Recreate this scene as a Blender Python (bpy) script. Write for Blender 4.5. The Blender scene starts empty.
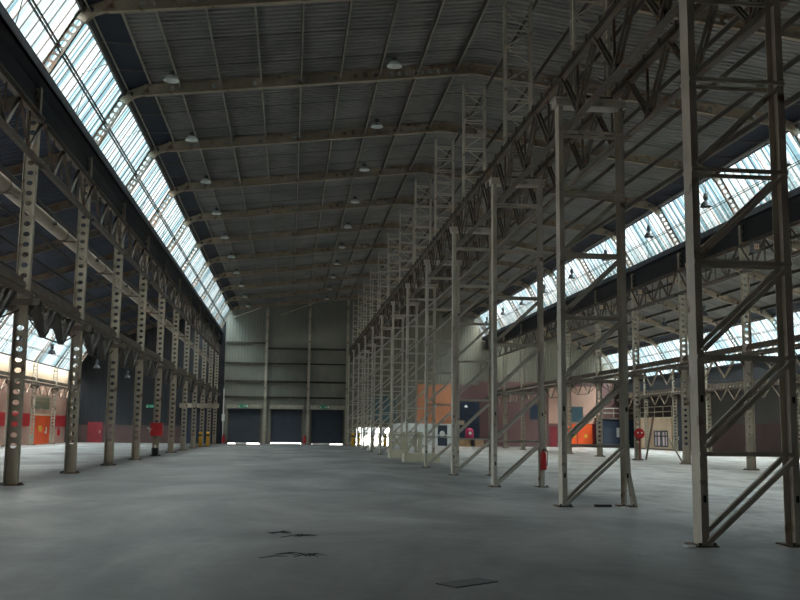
import bpy, math, random
from mathutils import Vector, Matrix
random.seed(7)
sc = bpy.context.scene
C = sc.collection

# ------------------------------------------------------------------ layout
XL, XR, XM, XOL, XOR = -7.44, 20.58, 6.57, -21.45, 34.6
P = 7.212
def Y(k): return 13.385 + P * k
YW = 102.3          # end wall of the nave
K0, K1 = -3, 12            # frames that are built
ORD = ['zeroth', 'first', 'second', 'third', 'fourth', 'fifth', 'sixth', 'seventh', 'eighth', 'ninth', 'tenth',
       'eleventh', 'twelfth', 'thirteenth', 'fourteenth', 'fifteenth', 'sixteenth', 'seventeenth', 'eighteenth', 'nineteenth', 'twentieth']

# ------------------------------------------------------------------ materials
def mat(name, col, rough=.7, metal=0, var=.18, scale=1.5, rust=None, rust_amt=.0, bump=0, spec=.4):
    m = bpy.data.materials.new(name); m.use_nodes = True
    nt = m.node_tree; N = nt.nodes; L = nt.links
    b = N['Principled BSDF']
    b.inputs['Roughness'].default_value = rough
    b.inputs['Metallic'].default_value = metal
    b.inputs['Specular IOR Level'].default_value = spec
    tc = N.new('ShaderNodeTexCoord')
    n = N.new('ShaderNodeTexNoise'); n.inputs['Scale'].default_value = scale; n.inputs['Detail'].default_value = 6
    n.inputs['Roughness'].default_value = .65
    L.new(tc.outputs['Object'], n.inputs['Vector'])
    r = N.new('ShaderNodeValToRGB'); r.color_ramp.elements[0].position = .32; r.color_ramp.elements[1].position = .68
    d = [max(0, c * (1 - var)) for c in col]; l = [min(1, c * (1 + var)) for c in col]
    r.color_ramp.elements[0].color = (*d, 1); r.color_ramp.elements[1].color = (*l, 1)
    L.new(n.outputs['Fac'], r.inputs['Fac'])
    out = r.outputs['Color']
    if rust:
        n2 = N.new('ShaderNodeTexNoise'); n2.inputs['Scale'].default_value = scale * 2.3; n2.inputs['Detail'].default_value = 8
        L.new(tc.outputs['Object'], n2.inputs['Vector'])
        r2 = N.new('ShaderNodeValToRGB'); r2.color_ramp.elements[0].position = .62 - rust_amt; r2.color_ramp.elements[1].position = .74 - rust_amt
        L.new(n2.outputs['Fac'], r2.inputs['Fac'])
        mx = N.new('ShaderNodeMix'); mx.data_type = 'RGBA'
        L.new(r2.outputs['Color'], mx.inputs['Factor']); L.new(out, mx.inputs['A']); mx.inputs['B'].default_value = (*rust, 1)
        out = mx.outputs['Result']
    L.new(out, b.inputs['Base Color'])
    if bump:
        bp = N.new('ShaderNodeBump'); bp.inputs['Strength'].default_value = bump; bp.inputs['Distance'].default_value = .02
        L.new(n.outputs['Fac'], bp.inputs['Height']); L.new(bp.outputs['Normal'], b.inputs['Normal'])
    return m

M = {}
RUST = (.13, .065, .035)
M['cream'] = mat('cream_steel', (.40, .35, .275), .6, var=.2, scale=1.2, rust=RUST, rust_amt=.02)
M['tower'] = mat('tower_steel', (.50, .455, .38), .55, var=.2, scale=1.2, rust=RUST, rust_amt=.0)
M['beam'] = mat('beam_steel', (.33, .265, .195), .7, var=.25, scale=.9, rust=RUST, rust_amt=.06)
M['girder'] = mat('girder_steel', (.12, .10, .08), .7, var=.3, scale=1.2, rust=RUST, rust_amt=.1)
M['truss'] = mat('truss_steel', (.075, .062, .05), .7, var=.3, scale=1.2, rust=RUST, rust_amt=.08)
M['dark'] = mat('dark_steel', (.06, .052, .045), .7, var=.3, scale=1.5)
M['black'] = mat('black_rubber', (.015, .015, .016), .6)
def add_laps(m, step):
    nt = m.node_tree; N = nt.nodes; L = nt.links; b = N['Principled BSDF']; src = b.inputs['Base Color'].links[0].from_socket
    tc = N.new('ShaderNodeTexCoord'); sp = N.new('ShaderNodeSeparateXYZ'); L.new(tc.outputs['Object'], sp.inputs['Vector'])
    w = N.new('ShaderNodeMath'); w.operation = 'PINGPONG'; w.inputs[1].default_value = step / 2; L.new(sp.outputs['Y'], w.inputs[0])
    lt = N.new('ShaderNodeMath'); lt.operation = 'LESS_THAN'; lt.inputs[1].default_value = .03; L.new(w.outputs[0], lt.inputs[0])
    mx = N.new('ShaderNodeMix'); mx.data_type = 'RGBA'; mx.inputs['B'].default_value = (.06, .06, .06, 1)
    hf = N.new('ShaderNodeMath'); hf.operation = 'MULTIPLY'; hf.inputs[1].default_value = .55; L.new(lt.outputs[0], hf.inputs[0]); L.new(hf.outputs[0], mx.inputs['Factor']); L.new(src, mx.inputs['A']); L.new(mx.outputs['Result'], b.inputs['Base Color'])
    return m
M['roof'] = mat('roof_sheet', (.20, .192, .18), .75, var=.3, scale=.35)
add_laps(M['roof'], P / 3)
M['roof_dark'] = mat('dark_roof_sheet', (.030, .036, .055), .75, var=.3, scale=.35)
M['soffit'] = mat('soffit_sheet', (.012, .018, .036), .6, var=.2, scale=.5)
M['fascia'] = mat('fascia_sheet', (.03, .032, .038), .7, var=.3, scale=.5)
M['purlin'] = mat('purlin_steel', (.26, .23, .19), .7, var=.2)
M['pipe'] = mat('pipe_paint', (.36, .30, .23), .45, var=.2, scale=.7, rust=RUST, rust_amt=-.02)
M['alu'] = mat('lamp_aluminium', (.75, .77, .8), .35, metal=.6, var=.1)
M['lampdark'] = mat('lamp_housing', (.08, .085, .09), .5)
M['white'] = mat('white_paint', (.75, .75, .72), .6, var=.08)
M['red'] = mat('red_paint', (.50, .02, .025), .45, var=.1)
M['darkred'] = mat('dark_red_paint', (.22, .022, .028), .6, var=.2)
M['orange'] = mat('sunlit_red_door', (.85, .10, .018), .5, var=.1, scale=.6)  # red door with direct sun put into its orange colour
M['yellow'] = mat('yellow_paint', (.75, .42, .04), .55, var=.15)
M['navy'] = mat('navy_door', (.022, .032, .055), .6, var=.15)
M['slate'] = mat('slate_door', (.040, .050, .068), .6, var=.15)
M['green'] = mat('green_sign', (.02, .30, .16), .5, var=.05)
M['wood'] = mat('pallet_wood', (.36, .22, .11), .8, var=.25, scale=3)
M['carton'] = mat('carton', (.42, .27, .17), .8, var=.1)
M['beige'] = mat('beige_render', (.58, .43, .30), .8, var=.12, scale=.5)
M['creamwall'] = mat('cream_wall', (.62, .50, .36), .8, var=.12, scale=.4)
M['magenta'] = mat('magenta_paint', (.45, .03, .10), .5)
M['paleyellow'] = mat('cream_barrier', (.62, .56, .42), .6, var=.15, rust=RUST, rust_amt=-.04)

def brick(name, c1, c2, mortar, sc_=4.0, vertical_axis='XZ'):
    m = bpy.data.materials.new(name); m.use_nodes = True
    nt = m.node_tree; N = nt.nodes; L = nt.links; b = N['Principled BSDF']; b.inputs['Roughness'].default_value = .85
    tc = N.new('ShaderNodeTexCoord'); sp = N.new('ShaderNodeSeparateXYZ'); cb = N.new('ShaderNodeCombineXYZ')
    L.new(tc.outputs['Object'], sp.inputs['Vector'])
    L.new(sp.outputs[vertical_axis[0]], cb.inputs['X']); L.new(sp.outputs['Z'], cb.inputs['Y'])
    t = N.new('ShaderNodeTexBrick'); t.inputs['Scale'].default_value = sc_
    t.inputs['Color1'].default_value = (*c1, 1); t.inputs['Color2'].default_value = (*c2, 1); t.inputs['Mortar'].default_value = (*mortar, 1)
    t.inputs['Mortar Size'].default_value = .012
    L.new(cb.outputs['Vector'], t.inputs['Vector'])
    n = N.new('ShaderNodeTexNoise'); n.inputs['Scale'].default_value = .5; L.new(tc.outputs['Object'], n.inputs['Vector'])
    mx = N.new('ShaderNodeMix'); mx.data_type = 'RGBA'; mx.blend_type = 'MULTIPLY'; mx.inputs['Factor'].default_value = .5
    L.new(t.outputs['Color'], mx.inputs['A']); L.new(n.outputs['Color'], mx.inputs['B'])
    r = N.new('ShaderNodeValToRGB'); r.color_ramp.elements[0].color = (.6, .6, .6, 1); r.color_ramp.elements[0].position = .3
    r.color_ramp.elements[1].position = .7
    L.new(n.outputs['Fac'], r.inputs['Fac']); L.new(r.outputs['Color'], mx.inputs['B'])
    L.new(mx.outputs['Result'], b.inputs['Base Color'])
    return m
M['brick_orange'] = brick('orange_brick', (.66, .25, .12), (.58, .20, .10), (.5, .33, .22))  # warm sunlight put into the brick colours
M['brick_purple'] = brick('purple_brick', (.20, .10, .09), (.165, .08, .075), (.17, .12, .105))
M['brick_pink'] = brick('pink_brick', (.60, .35, .27), (.54, .30, .23), (.55, .42, .35), vertical_axis='YZ')  # pink bricks coloured strongly in place of sunlight
M['brick_pinkx'] = brick('pink_brick_end', (.60, .33, .24), (.54, .28, .2), (.55, .42, .35))

def cladding(name, c1, c2, freq, axis='X', rough=.7):
    m = bpy.data.materials.new(name); m.use_nodes = True
    nt = m.node_tree; N = nt.nodes; L = nt.links; b = N['Principled BSDF']; b.inputs['Roughness'].default_value = rough
    tc = N.new('ShaderNodeTexCoord'); w = N.new('ShaderNodeTexWave'); w.bands_direction = axis
    w.inputs['Scale'].default_value = freq; w.inputs['Distortion'].default_value = 0
    L.new(tc.outputs['Object'], w.inputs['Vector'])
    n = N.new('ShaderNodeTexNoise'); n.inputs['Scale'].default_value = .22; n.inputs['Detail'].default_value = 6; n.inputs['Roughness'].default_value = .6
    mp = N.new('ShaderNodeMapping'); mp.inputs['Scale'].default_value = (1, 1, .5)
    L.new(tc.outputs['Object'], mp.inputs['Vector']); L.new(mp.outputs['Vector'], n.inputs['Vector'])
    r = N.new('ShaderNodeValToRGB'); r.color_ramp.elements[0].position = .3; r.color_ramp.elements[1].position = .7
    r.color_ramp.elements[0].color = (*c1, 1); r.color_ramp.elements[1].color = (*c2, 1)
    L.new(n.outputs['Fac'], r.inputs['Fac']); L.new(r.outputs['Color'], b.inputs['Base Color'])
    bp = N.new('ShaderNodeBump'); bp.inputs['Strength'].default_value = .6; bp.inputs['Distance'].default_value = .03
    L.new(w.outputs['Fac'], bp.inputs['Height']); L.new(bp.outputs['Normal'], b.inputs['Normal'])
    return m
M['clad'] = cladding('olive_cladding', (.15, .15, .125), (.26, .25, .21), 1.0)
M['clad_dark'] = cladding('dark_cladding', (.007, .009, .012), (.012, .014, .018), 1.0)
M['clad_darkY'] = cladding('dark_side_cladding', (.045, .042, .040), (.075, .068, .062), 1.0, 'Y')
M['clad_grey'] = cladding('grey_cladding', (.15, .135, .10), (.26, .235, .175), 1.0)
M['dado'] = mat('maroon_dado', (.085, .05, .045), .8, var=.2, scale=.4)

# concrete floor
def floor_mat():
    m = bpy.data.materials.new('concrete_floor'); m.use_nodes = True
    nt = m.node_tree; N = nt.nodes; L = nt.links; b = N['Principled BSDF']
    tc = N.new('ShaderNodeTexCoord')
    mp = N.new('ShaderNodeMapping'); mp.inputs['Scale'].default_value = (1, .55, 1); L.new(tc.outputs['Object'], mp.inputs['Vector'])
    n = N.new('ShaderNodeTexNoise'); n.inputs['Scale'].default_value = .28; n.inputs['Detail'].default_value = 7; n.inputs['Roughness'].default_value = .62; n.inputs['Distortion'].default_value = .6
    L.new(mp.outputs['Vector'], n.inputs['Vector'])
    r = N.new('ShaderNodeValToRGB'); e = r.color_ramp.elements
    e[0].position = .33; e[0].color = (.105, .102, .099, 1); e[1].position = .68; e[1].color = (.285, .278, .268, 1)
    x = e.new(.52); x.color = (.172, .168, .163, 1)
    L.new(n.outputs['Fac'], r.inputs['Fac'])
    n2 = N.new('ShaderNodeTexNoise'); n2.inputs['Scale'].default_value = 3.5; n2.inputs['Detail'].default_value = 8
    L.new(tc.outputs['Object'], n2.inputs['Vector'])
    r2 = N.new('ShaderNodeValToRGB'); r2.color_ramp.elements[0].position = .3; r2.color_ramp.elements[0].color = (.82, .82, .82, 1); r2.color_ramp.elements[1].position = .65
    L.new(n2.outputs['Fac'], r2.inputs['Fac'])
    mx = N.new('ShaderNodeMix'); mx.data_type = 'RGBA'; mx.blend_type = 'MULTIPLY'; mx.inputs['Factor'].default_value = 1
    L.new(r.outputs['Color'], mx.inputs['A']); L.new(r2.outputs['Color'], mx.inputs['B'])
    # paler beige beyond the towers (x > 7): brighter daylight painted in, with brown dirt
    sp = N.new('ShaderNodeSeparateXYZ'); L.new(tc.outputs['Object'], sp.inputs['Vector'])
    ad = N.new('ShaderNodeMath'); ad.operation = 'MULTIPLY_ADD'; ad.inputs[1].default_value = 3.5
    L.new(n.outputs['Fac'], ad.inputs[0]); L.new(sp.outputs['X'], ad.inputs[2])
    mr = N.new('ShaderNodeMapRange'); mr.inputs['From Min'].default_value = 8.6; mr.inputs['From Max'].default_value = 9.6
    L.new(ad.outputs[0], mr.inputs['Value'])
    n3 = N.new('ShaderNodeTexNoise'); n3.inputs['Scale'].default_value = .8; n3.inputs['Detail'].default_value = 7; n3.inputs['Roughness'].default_value = .7
    L.new(mp.outputs['Vector'], n3.inputs['Vector'])
    r3 = N.new('ShaderNodeValToRGB'); r3.color_ramp.elements[0].position = .36; r3.color_ramp.elements[0].color = (.13, .105, .085, 1)
    r3.color_ramp.elements[1].position = .56; r3.color_ramp.elements[1].color = (.40, .375, .35, 1)
    L.new(n3.outputs['Fac'], r3.inputs['Fac'])
    mx2 = N.new('ShaderNodeMix'); mx2.data_type = 'RGBA'
    L.new(mr.outputs[0], mx2.inputs['Factor']); L.new(mx.outputs['Result'], mx2.inputs['A']); L.new(r3.outputs['Color'], mx2.inputs['B'])
    # long saw-cut joints across the slab
    w = N.new('ShaderNodeMath'); w.operation = 'PINGPONG'; w.inputs[1].default_value = P / 2
    L.new(sp.outputs['Y'], w.inputs[0])
    lt = N.new('ShaderNodeMath'); lt.operation = 'LESS_THAN'; lt.inputs[1].default_value = .012; L.new(w.outputs[0], lt.inputs[0])
    mx3 = N.new('ShaderNodeMix'); mx3.data_type = 'RGBA'; mx3.inputs['B'].default_value = (.07, .07, .07, 1)
    ml = N.new('ShaderNodeMath'); ml.operation = 'MULTIPLY'; ml.inputs[1].default_value = .6; L.new(lt.outputs[0], ml.inputs[0])
    L.new(ml.outputs[0], mx3.inputs['Factor']); L.new(mx2.outputs['Result'], mx3.inputs['A'])
    L.new(mx3.outputs['Result'], b.inputs['Base Color'])
    rr = N.new('ShaderNodeMapRange'); rr.inputs['From Min'].default_value = .3; rr.inputs['From Max'].default_value = .7
    rr.inputs['To Min'].default_value = .5; rr.inputs['To Max'].default_value = .28
    L.new(n.outputs['Fac'], rr.inputs['Value']); L.new(rr.outputs[0], b.inputs['Roughness'])
    bp = N.new('ShaderNodeBump'); bp.inputs['Strength'].default_value = .25; bp.inputs['Distance'].default_value = .01
    L.new(n2.outputs['Fac'], bp.inputs['Height']); L.new(bp.outputs['Normal'], b.inputs['Normal'])
    return m
M['floor'] = floor_mat()

def pane_mat():
    m = bpy.data.materials.new('translucent_glazing_sheet'); m.use_nodes = True
    nt = m.node_tree; N = nt.nodes; L = nt.links
    for n in list(N): N.remove(n)
    out = N.new('ShaderNodeOutputMaterial')
    tc = N.new('ShaderNodeTexCoord'); sp = N.new('ShaderNodeSeparateXYZ'); L.new(tc.outputs['Object'], sp.inputs['Vector'])
    ob = N.new('ShaderNodeObjectInfo')
    mu = N.new('ShaderNodeMath'); mu.operation = 'MULTIPLY_ADD'; mu.inputs[1].default_value = 1 / .1502; mu.inputs[2].default_value = .0
    L.new(sp.outputs['Y'], mu.inputs[0])
    fl = N.new('ShaderNodeMath'); fl.operation = 'FLOOR'; L.new(mu.outputs[0], fl.inputs[0])
    wn = N.new('ShaderNodeTexWhiteNoise'); wn.noise_dimensions = '2D'
    cb = N.new('ShaderNodeCombineXYZ'); L.new(fl.outputs[0], cb.inputs['X']); L.new(ob.outputs['Random'], cb.inputs['Y'])
    L.new(cb.outputs[0], wn.inputs['Vector'])
    r = N.new('ShaderNodeValToRGB'); r.color_ramp.interpolation = 'CONSTANT'
    e = r.color_ramp.elements
    e[0].position = 0; e[0].color = (.24, .40, .46, 1); e[1].position = .26; e[1].color = (.52, .70, .75, 1)
    x = e.new(.5); x.color = (.78, .87, .90, 1); x = e.new(.8); x.color = (.97, .98, .98, 1)
    L.new(wn.outputs['Value'], r.inputs['Fac'])
    n = N.new('ShaderNodeTexNoise'); n.inputs['Scale'].default_value = .9; n.inputs['Detail'].default_value = 5
    L.new(tc.outputs['Object'], n.inputs['Vector'])
    r2 = N.new('ShaderNodeValToRGB'); r2.color_ramp.elements[0].position = .3; r2.color_ramp.elements[0].color = (.74, .78, .78, 1); r2.color_ramp.elements[1].position = .55
    L.new(n.outputs['Fac'], r2.inputs['Fac'])
    mx = N.new('ShaderNodeMix'); mx.data_type = 'RGBA'; mx.blend_type = 'MULTIPLY'; mx.inputs['Factor'].default_value = 1
    L.new(r.outputs['Color'], mx.inputs['A']); L.new(r2.outputs['Color'], mx.inputs['B'])
    tr = N.new('ShaderNodeBsdfTransparent'); L.new(mx.outputs['Result'], tr.inputs['Color'])
    tl = N.new('ShaderNodeBsdfTranslucent'); L.new(mx.outputs['Result'], tl.inputs['Color'])
    ms = N.new('ShaderNodeMixShader'); ms.inputs['Fac'].default_value = .08
    L.new(tr.outputs[0], ms.inputs[1]); L.new(tl.outputs[0], ms.inputs[2]); L.new(ms.outputs[0], out.inputs['Surface'])
    return m
M['pane'] = pane_mat()
def clear_mat(name, col, fac=.2):
    m = bpy.data.materials.new(name); m.use_nodes = True
    nt = m.node_tree; N = nt.nodes; L = nt.links
    for n in list(N): N.remove(n)
    out = N.new('ShaderNodeOutputMaterial')
    tr = N.new('ShaderNodeBsdfTransparent'); tr.inputs['Color'].default_value = (*col, 1)
    tl = N.new('ShaderNodeBsdfTranslucent'); tl.inputs['Color'].default_value = (*col, 1)
    ms = N.new('ShaderNodeMixShader'); ms.inputs['Fac'].default_value = fac
    L.new(tr.outputs[0], ms.inputs[1]); L.new(tl.outputs[0], ms.inputs[2]); L.new(ms.outputs[0], out.inputs['Surface'])
    return m
M['strip'] = clear_mat('strip_curtain_plastic', (.95, .97, .95), .3)
M['obscure'] = clear_mat('obscured_window_glass', (.85, .95, .85), .4)
M['bluepane'] = clear_mat('blue_window_glass', (.03, .09, .13), .3)

# ------------------------------------------------------------------ mesh builder
class MB:
    def __init__(s): s.v = []; s.f = []; s.smooth = []
    def add(s, vs, fs, smooth=False):
        o = len(s.v); s.v += [tuple(p) for p in vs]; s.f += [tuple(i + o for i in f) for f in fs]; s.smooth += [smooth] * len(fs)
        return s
    def box(s, x0, x1, y0, y1, z0, z1):
        vs = [(x, y, z) for z in (z0, z1) for y in (y0, y1) for x in (x0, x1)]
        return s.add(vs, [(0, 2, 3, 1), (4, 5, 7, 6), (0, 1, 5, 4), (2, 6, 7, 3), (0, 4, 6, 2), (1, 3, 7, 5)])
    def bar(s, p0, p1, w, h, up=(0, 1, 0)):
        """rectangular bar; w across 'up', h along 'up'"""
        p0, p1 = Vector(p0), Vector(p1); d = (p1 - p0).normalized(); u = Vector(up)
        u = (u - d * u.dot(d))
        if u.length < 1e-4: u = Vector((1, 0, 0)) - d * d.x
        u.normalize(); a = d.cross(u) * (w / 2); u = u * (h / 2)
        vs = [p + sa * a + su * u for p in (p0, p1) for sa, su in ((-1, -1), (1, -1), (1, 1), (-1, 1))]
        return s.add(vs, [(3, 2, 1, 0), (4, 5, 6, 7), (0, 1, 5, 4), (1, 2, 6, 5), (2, 3, 7, 6), (3, 0, 4, 7)])
    def angle(s, p0, p1, w, t, up=(0, 1, 0)):
        """rolled angle section: two legs at right angles"""
        p0, p1 = Vector(p0), Vector(p1); d = (p1 - p0).normalized(); u = Vector(up); u = (u - d * u.dot(d)).normalized(); a = d.cross(u)
        s.bar(p0, p1, w, t, up)
        q = a * (w / 2 - t / 2) + u * (w / 2)
        return s.bar(p0 + q, p1 + q, t, w, up)
    def tube(s, pts, r, n=10, caps=True):
        pts = [Vector(p) for p in pts]; rings = []
        for i, p in enumerate(pts):
            d = (pts[min(i + 1, len(pts) - 1)] - pts[max(i - 1, 0)]).normalized()
            a = d.cross(Vector((0, 0, 1)) if abs(d.z) < .9 else Vector((1, 0, 0))).normalized(); b = d.cross(a)
            rr = r[i] if isinstance(r, (list, tuple)) else r
            rings.append([p + (a * math.cos(2 * math.pi * j / n) + b * math.sin(2 * math.pi * j / n)) * rr for j in range(n)])
        vs = [q for R in rings for q in R]; fs = []
        for i in range(len(pts) - 1):
            for j in range(n):
                k = (j + 1) % n; fs.append((i * n + j, i * n + k, (i + 1) * n + k, (i + 1) * n + j))
        s.add(vs, fs, True)
        if caps: s.add(rings[0], [tuple(range(n - 1, -1, -1))]); s.add(rings[-1], [tuple(range(n))])
        return s
    def lathe(s, prof, n=16, c=(0, 0, 0)):
        vs = [(c[0] + r * math.cos(2 * math.pi * j / n), c[1] + r * math.sin(2 * math.pi * j / n), c[2] + z) for r, z in prof for j in range(n)]
        fs = [(i * n + j, i * n + (j + 1) % n, (i + 1) * n + (j + 1) % n, (i + 1) * n + j) for i in range(len(prof) - 1) for j in range(n)]
        return s.add(vs, fs, True)
    def prism(s, poly, axis, a, b):
        """extrude a 2-D polygon; axis 'x','y','z'"""
        def P3(p, t): return {'x': (t, p[0], p[1]), 'y': (p[0], t, p[1]), 'z': (p[0], p[1], t)}[axis]
        n = len(poly); vs = [P3(p, a) for p in poly] + [P3(p, b) for p in poly]
        return s.add(vs, [tuple(range(n - 1, -1, -1)), tuple(range(n, 2 * n))] + [(i, (i + 1) % n, n + (i + 1) % n, n + i) for i in range(n)])
    def web(s, path, width, t, pitch, hole, hw=None, hh=None, side=8):
        """plate in the local xz plane following 'path' [(x,z)...], pierced by a row of holes. hole(sm) -> bool"""
        S = [0]
        for a, b in zip(path, path[1:]): S.append(S[-1] + math.dist(a, b))
        T = S[-1]
        def at(q):
            q = max(0, min(T, q)); i = 0
            while i < len(S) - 2 and S[i + 1] < q: i += 1
            u = (q - S[i]) / (S[i + 1] - S[i]); a, b = path[i], path[i + 1]
            return (a[0] + (b[0] - a[0]) * u, a[1] + (b[1] - a[1]) * u)
        def nrm(q):
            a, b = at(q - .06), at(q + .06); dx, dz = b[0] - a[0], b[1] - a[1]; l = math.hypot(dx, dz); return (-dz / l, dx / l)
        n = max(1, round(T / pitch)); h = t / 2
        for i in range(n):
            a, b = T * i / n, T * (i + 1) / n
            A, B, na, nb = at(a), at(b), nrm(a), nrm(b)
            w = width / 2
            c = [(A[0] - na[0] * w, A[1] - na[1] * w), (B[0] - nb[0] * w, B[1] - nb[1] * w), (B[0] + nb[0] * w, B[1] + nb[1] * w), (A[0] + na[0] * w, A[1] + na[1] * w)]
            def bil(u, v):
                return tuple(c[0][k] * (1 - u) * (1 - v) + c[1][k] * u * (1 - v) + c[2][k] * u * v + c[3][k] * (1 - u) * v for k in (0, 1))
            if not hole((a + b) / 2):
                p = [bil(0, 0), bil(1, 0), bil(1, 1), bil(0, 1)]
                s.add([(x, -h, z) for x, z in p] + [(x, h, z) for x, z in p], [(0, 1, 2, 3), (7, 6, 5, 4)])
                continue
            ru = (hw or width * .5) / 2 / (T / n); rv = (hh or width * .5) / 2 / width
            inner = [bil(.5 + ru * math.cos(t_), .5 + rv * math.sin(t_)) for t_ in [math.pi / 8 + j * math.pi / 4 for j in range(8)]]
            outer = [bil(1, .5 + rv * .4), bil(1, 1), bil(0, 1), bil(0, .5 + rv * .4), bil(0, .5 - rv * .4), bil(0, 0), bil(1, 0), bil(1, .5 - rv * .4)]
            # outer order follows the octagon: right-up, top-right, top-left, left-up, left-down, bottom-left, bottom-right, right-down
            vs = [(x, -h, z) for x, z in outer] + [(x, -h, z) for x, z in inner] + [(x, h, z) for x, z in outer] + [(x, h, z) for x, z in inner]
            fs = []
            for j in range(8):
                k = (j + 1) % 8
                fs += [(j, k, 8 + k, 8 + j), (16 + k, 16 + j, 24 + j, 24 + k), (8 + j, 8 + k, 24 + k, 24 + j)]
            s.add(vs, fs)
        return s
    def sweep(s, path, off, wy, t):
        """flange: flat strip wy wide (along y), t thick, following path [(x,z)] at normal offset off"""
        n = len(path); R = []
        for i in range(n):
            a, b = path[max(0, i - 1)], path[min(n - 1, i + 1)]; dx, dz = b[0] - a[0], b[1] - a[1]; l = math.hypot(dx, dz); nx, nz = -dz / l, dx / l
            p = path[i]
            R.append([(p[0] + nx * (off + e * t / 2), sy * wy / 2, p[1] + nz * (off + e * t / 2)) for e, sy in ((-1, -1), (-1, 1), (1, 1), (1, -1))])
        vs = [q for r in R for q in r]; fs = [(3, 2, 1, 0), tuple(4 * (n - 1) + j for j in range(4))]
        for i in range(n - 1):
            for j in range(4):
                k = (j + 1) % 4; fs.append((4 * i + j, 4 * i + k, 4 * i + 4 + k, 4 * i + 4 + j))
        return s.add(vs, fs)
    def build(s, name, m, parent=None, loc=None):
        me = bpy.data.meshes.new(name); me.from_pydata(s.v, [], s.f); me.materials.append(m)
        me.polygons.foreach_set('use_smooth', s.smooth); me.update()
        o = bpy.data.objects.new(name, me); C.objects.link(o)
        if loc: o.location = loc
        if parent: o.parent = parent
        return o

KIDS = {}
def part(name, mb, m, parent, label=None):
    o = mb.build(name, m, parent); KIDS.setdefault(parent.name, []).append(o)
    if label: o['label'] = label
    return o
def tag(o, label, cat, group=None, kind=None):
    o['label'] = label; o['category'] = cat
    if group: o['group'] = group
    o['kind'] = kind or 'thing'
    return o
def thing(name, label, cat, loc=(0, 0, 0), rz=0, group=None):
    o = bpy.data.objects.new(name, None); C.objects.link(o); o.location = loc; o.rotation_euler = (0, 0, rz); o.empty_display_size = .2
    return tag(o, label, cat, group)
def solo(name, mb, m, label, cat, loc=None, group=None, kind=None):
    return tag(mb.build(name, m, None, loc), label, cat, group, kind)
def dup(root, loc, label, rz=None, mirror=False):
    r = root.copy(); C.objects.link(r); r.location = loc; r['label'] = label
    if rz is not None: r.rotation_euler = (0, 0, rz)
    def rec(src, dst):
        for c in KIDS.get(src, []):
            d = c.copy(); C.objects.link(d); d.parent = dst
            rec(c.name, d)
    rec(root.name, r)
    return r
def struct(name, mb, m, loc=None, parent=None):
    o = mb.build(name, m, parent, loc)
    if not parent: o['kind'] = 'structure'
    return o

# ------------------------------------------------------------------ setting: floor, walls
struct('floor', MB().box(-24, 38.5, -8.5, YW + .3, -.2, 0), M['floor'])

def squeeze(objs, S):
    """end-wall fittings were laid out on a plane a little farther off: bring their x and height to the real plane"""
    fz = lambda z: z if z < 1.6 else 1.6 + (z - 1.6) * S
    done = set()
    for o in objs:
        if o.parent and o.parent.type == 'EMPTY': continue
        if o.parent is None and (o.location.x or o.location.z): o.location.x *= S; o.location.z = fz(o.location.z)
        if o.type == 'MESH' and o.data.name not in done:
            done.add(o.data.name)
            for v in o.data.vertices: v.co.x *= S; v.co.z = fz(v.co.z)
SQ_A = set(bpy.data.objects)
# nave end wall with three door openings
DOORS = [(-7.02, -3.33), (-2.16, 1.42), (2.52, 6.22)]
DZ = 3.85
mb = MB(); xs = -7.6
for a, b in DOORS:
    mb.box(xs, a, YW, YW + .25, 0, DZ); xs = b
mb.box(xs, 7.3, YW, YW + .25, 0, DZ)
struct('wall_end', mb, M['clad'])
# girts and posts on the end wall
def span(name, x0, x1, z, label, h=.16):
    return solo(name, MB().box(x0, x1, -.16, 0, -h / 2, h / 2).box(x0, x1, -.19, -.16, -h / 2 - .05, -h / 2 + .02), M['dark'], label, 'wall rail', (0, YW, z), 'rails across the end wall')
span('wall_rail', -7.5, -2.75, 11.45, 'dark horizontal rail high on the end wall, left panel, topmost')
span('wall_rail', -2.75, 6.4, 10.85, 'dark horizontal rail high on the end wall across middle and right panels')
span('wall_rail', -7.5, 6.4, 9.1, 'dark horizontal rail across the end wall, third from the doors', .1)
span('wall_rail', -7.5, 6.4, 7.0, 'dark horizontal rail across the end wall, second from the doors')
span('wall_rail', -7.5, 6.4, 5.2, 'dark horizontal rail across the end wall, lowest above the doors', .12)
for x, top, lab in ((-2.85, 14.1, 'pale steel post on the end wall between the two doors on the left'),
                    (2.08, 14.7, 'pale steel post on the end wall between middle and right doors'),
                    (6.55, 15.1, 'pale steel post at the right edge of the end wall')):
    t = thing('wall_post', lab, 'wall post', (x, YW - .2, 0), 0, 'posts on the end wall')
    part('web', MB().box(-.03, .03, -.12, .0, 0, top), M['cream'], t)
    part('flange', MB().box(-.12, .12, -.15, -.12, 0, top), M['cream'], t)
    part('base_plate', MB().box(-.2, .2, -.22, .02, 0, .03), M['dark'], t)
# roller doors
for i, (a, b) in enumerate(DOORS):
    d = MB(); n = 34; z0 = .16 if i != 1 else .22
    for j in range(n):
        za = z0 + (DZ - z0) * j / n; zb = z0 + (DZ - z0) * (j + 1) / n
        d.prism([(YW + .08, za), (YW + .055, (za + zb) / 2), (YW + .08, zb), (YW + .1, zb), (YW + .1, za)], 'x', a, b)
    o = struct('door_%d' % (i + 1), d, M['slate'])
    struct('roller_box', MB().box(a - .15, b + .12, YW - .35, YW - .0, DZ, DZ + .45), M['cream'], parent=o)
    for x in (a, b): struct('guide_rail', MB().box(x - .06, x + .06, YW - .08, YW - .005, 0, DZ), M['girder'], parent=o)
    struct('bottom_bar', MB().box(a, b, YW + .03, YW + .12, z0 - .07, z0), M['cream'] if i != 1 else M['white'], parent=o)
    struct('dock_lip', MB().box(a + (.9 if i == 0 else .1), b - (1.5 if i != 1 else .1), YW - .35, YW, 0.0, .11), M['white'], parent=o)
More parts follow.
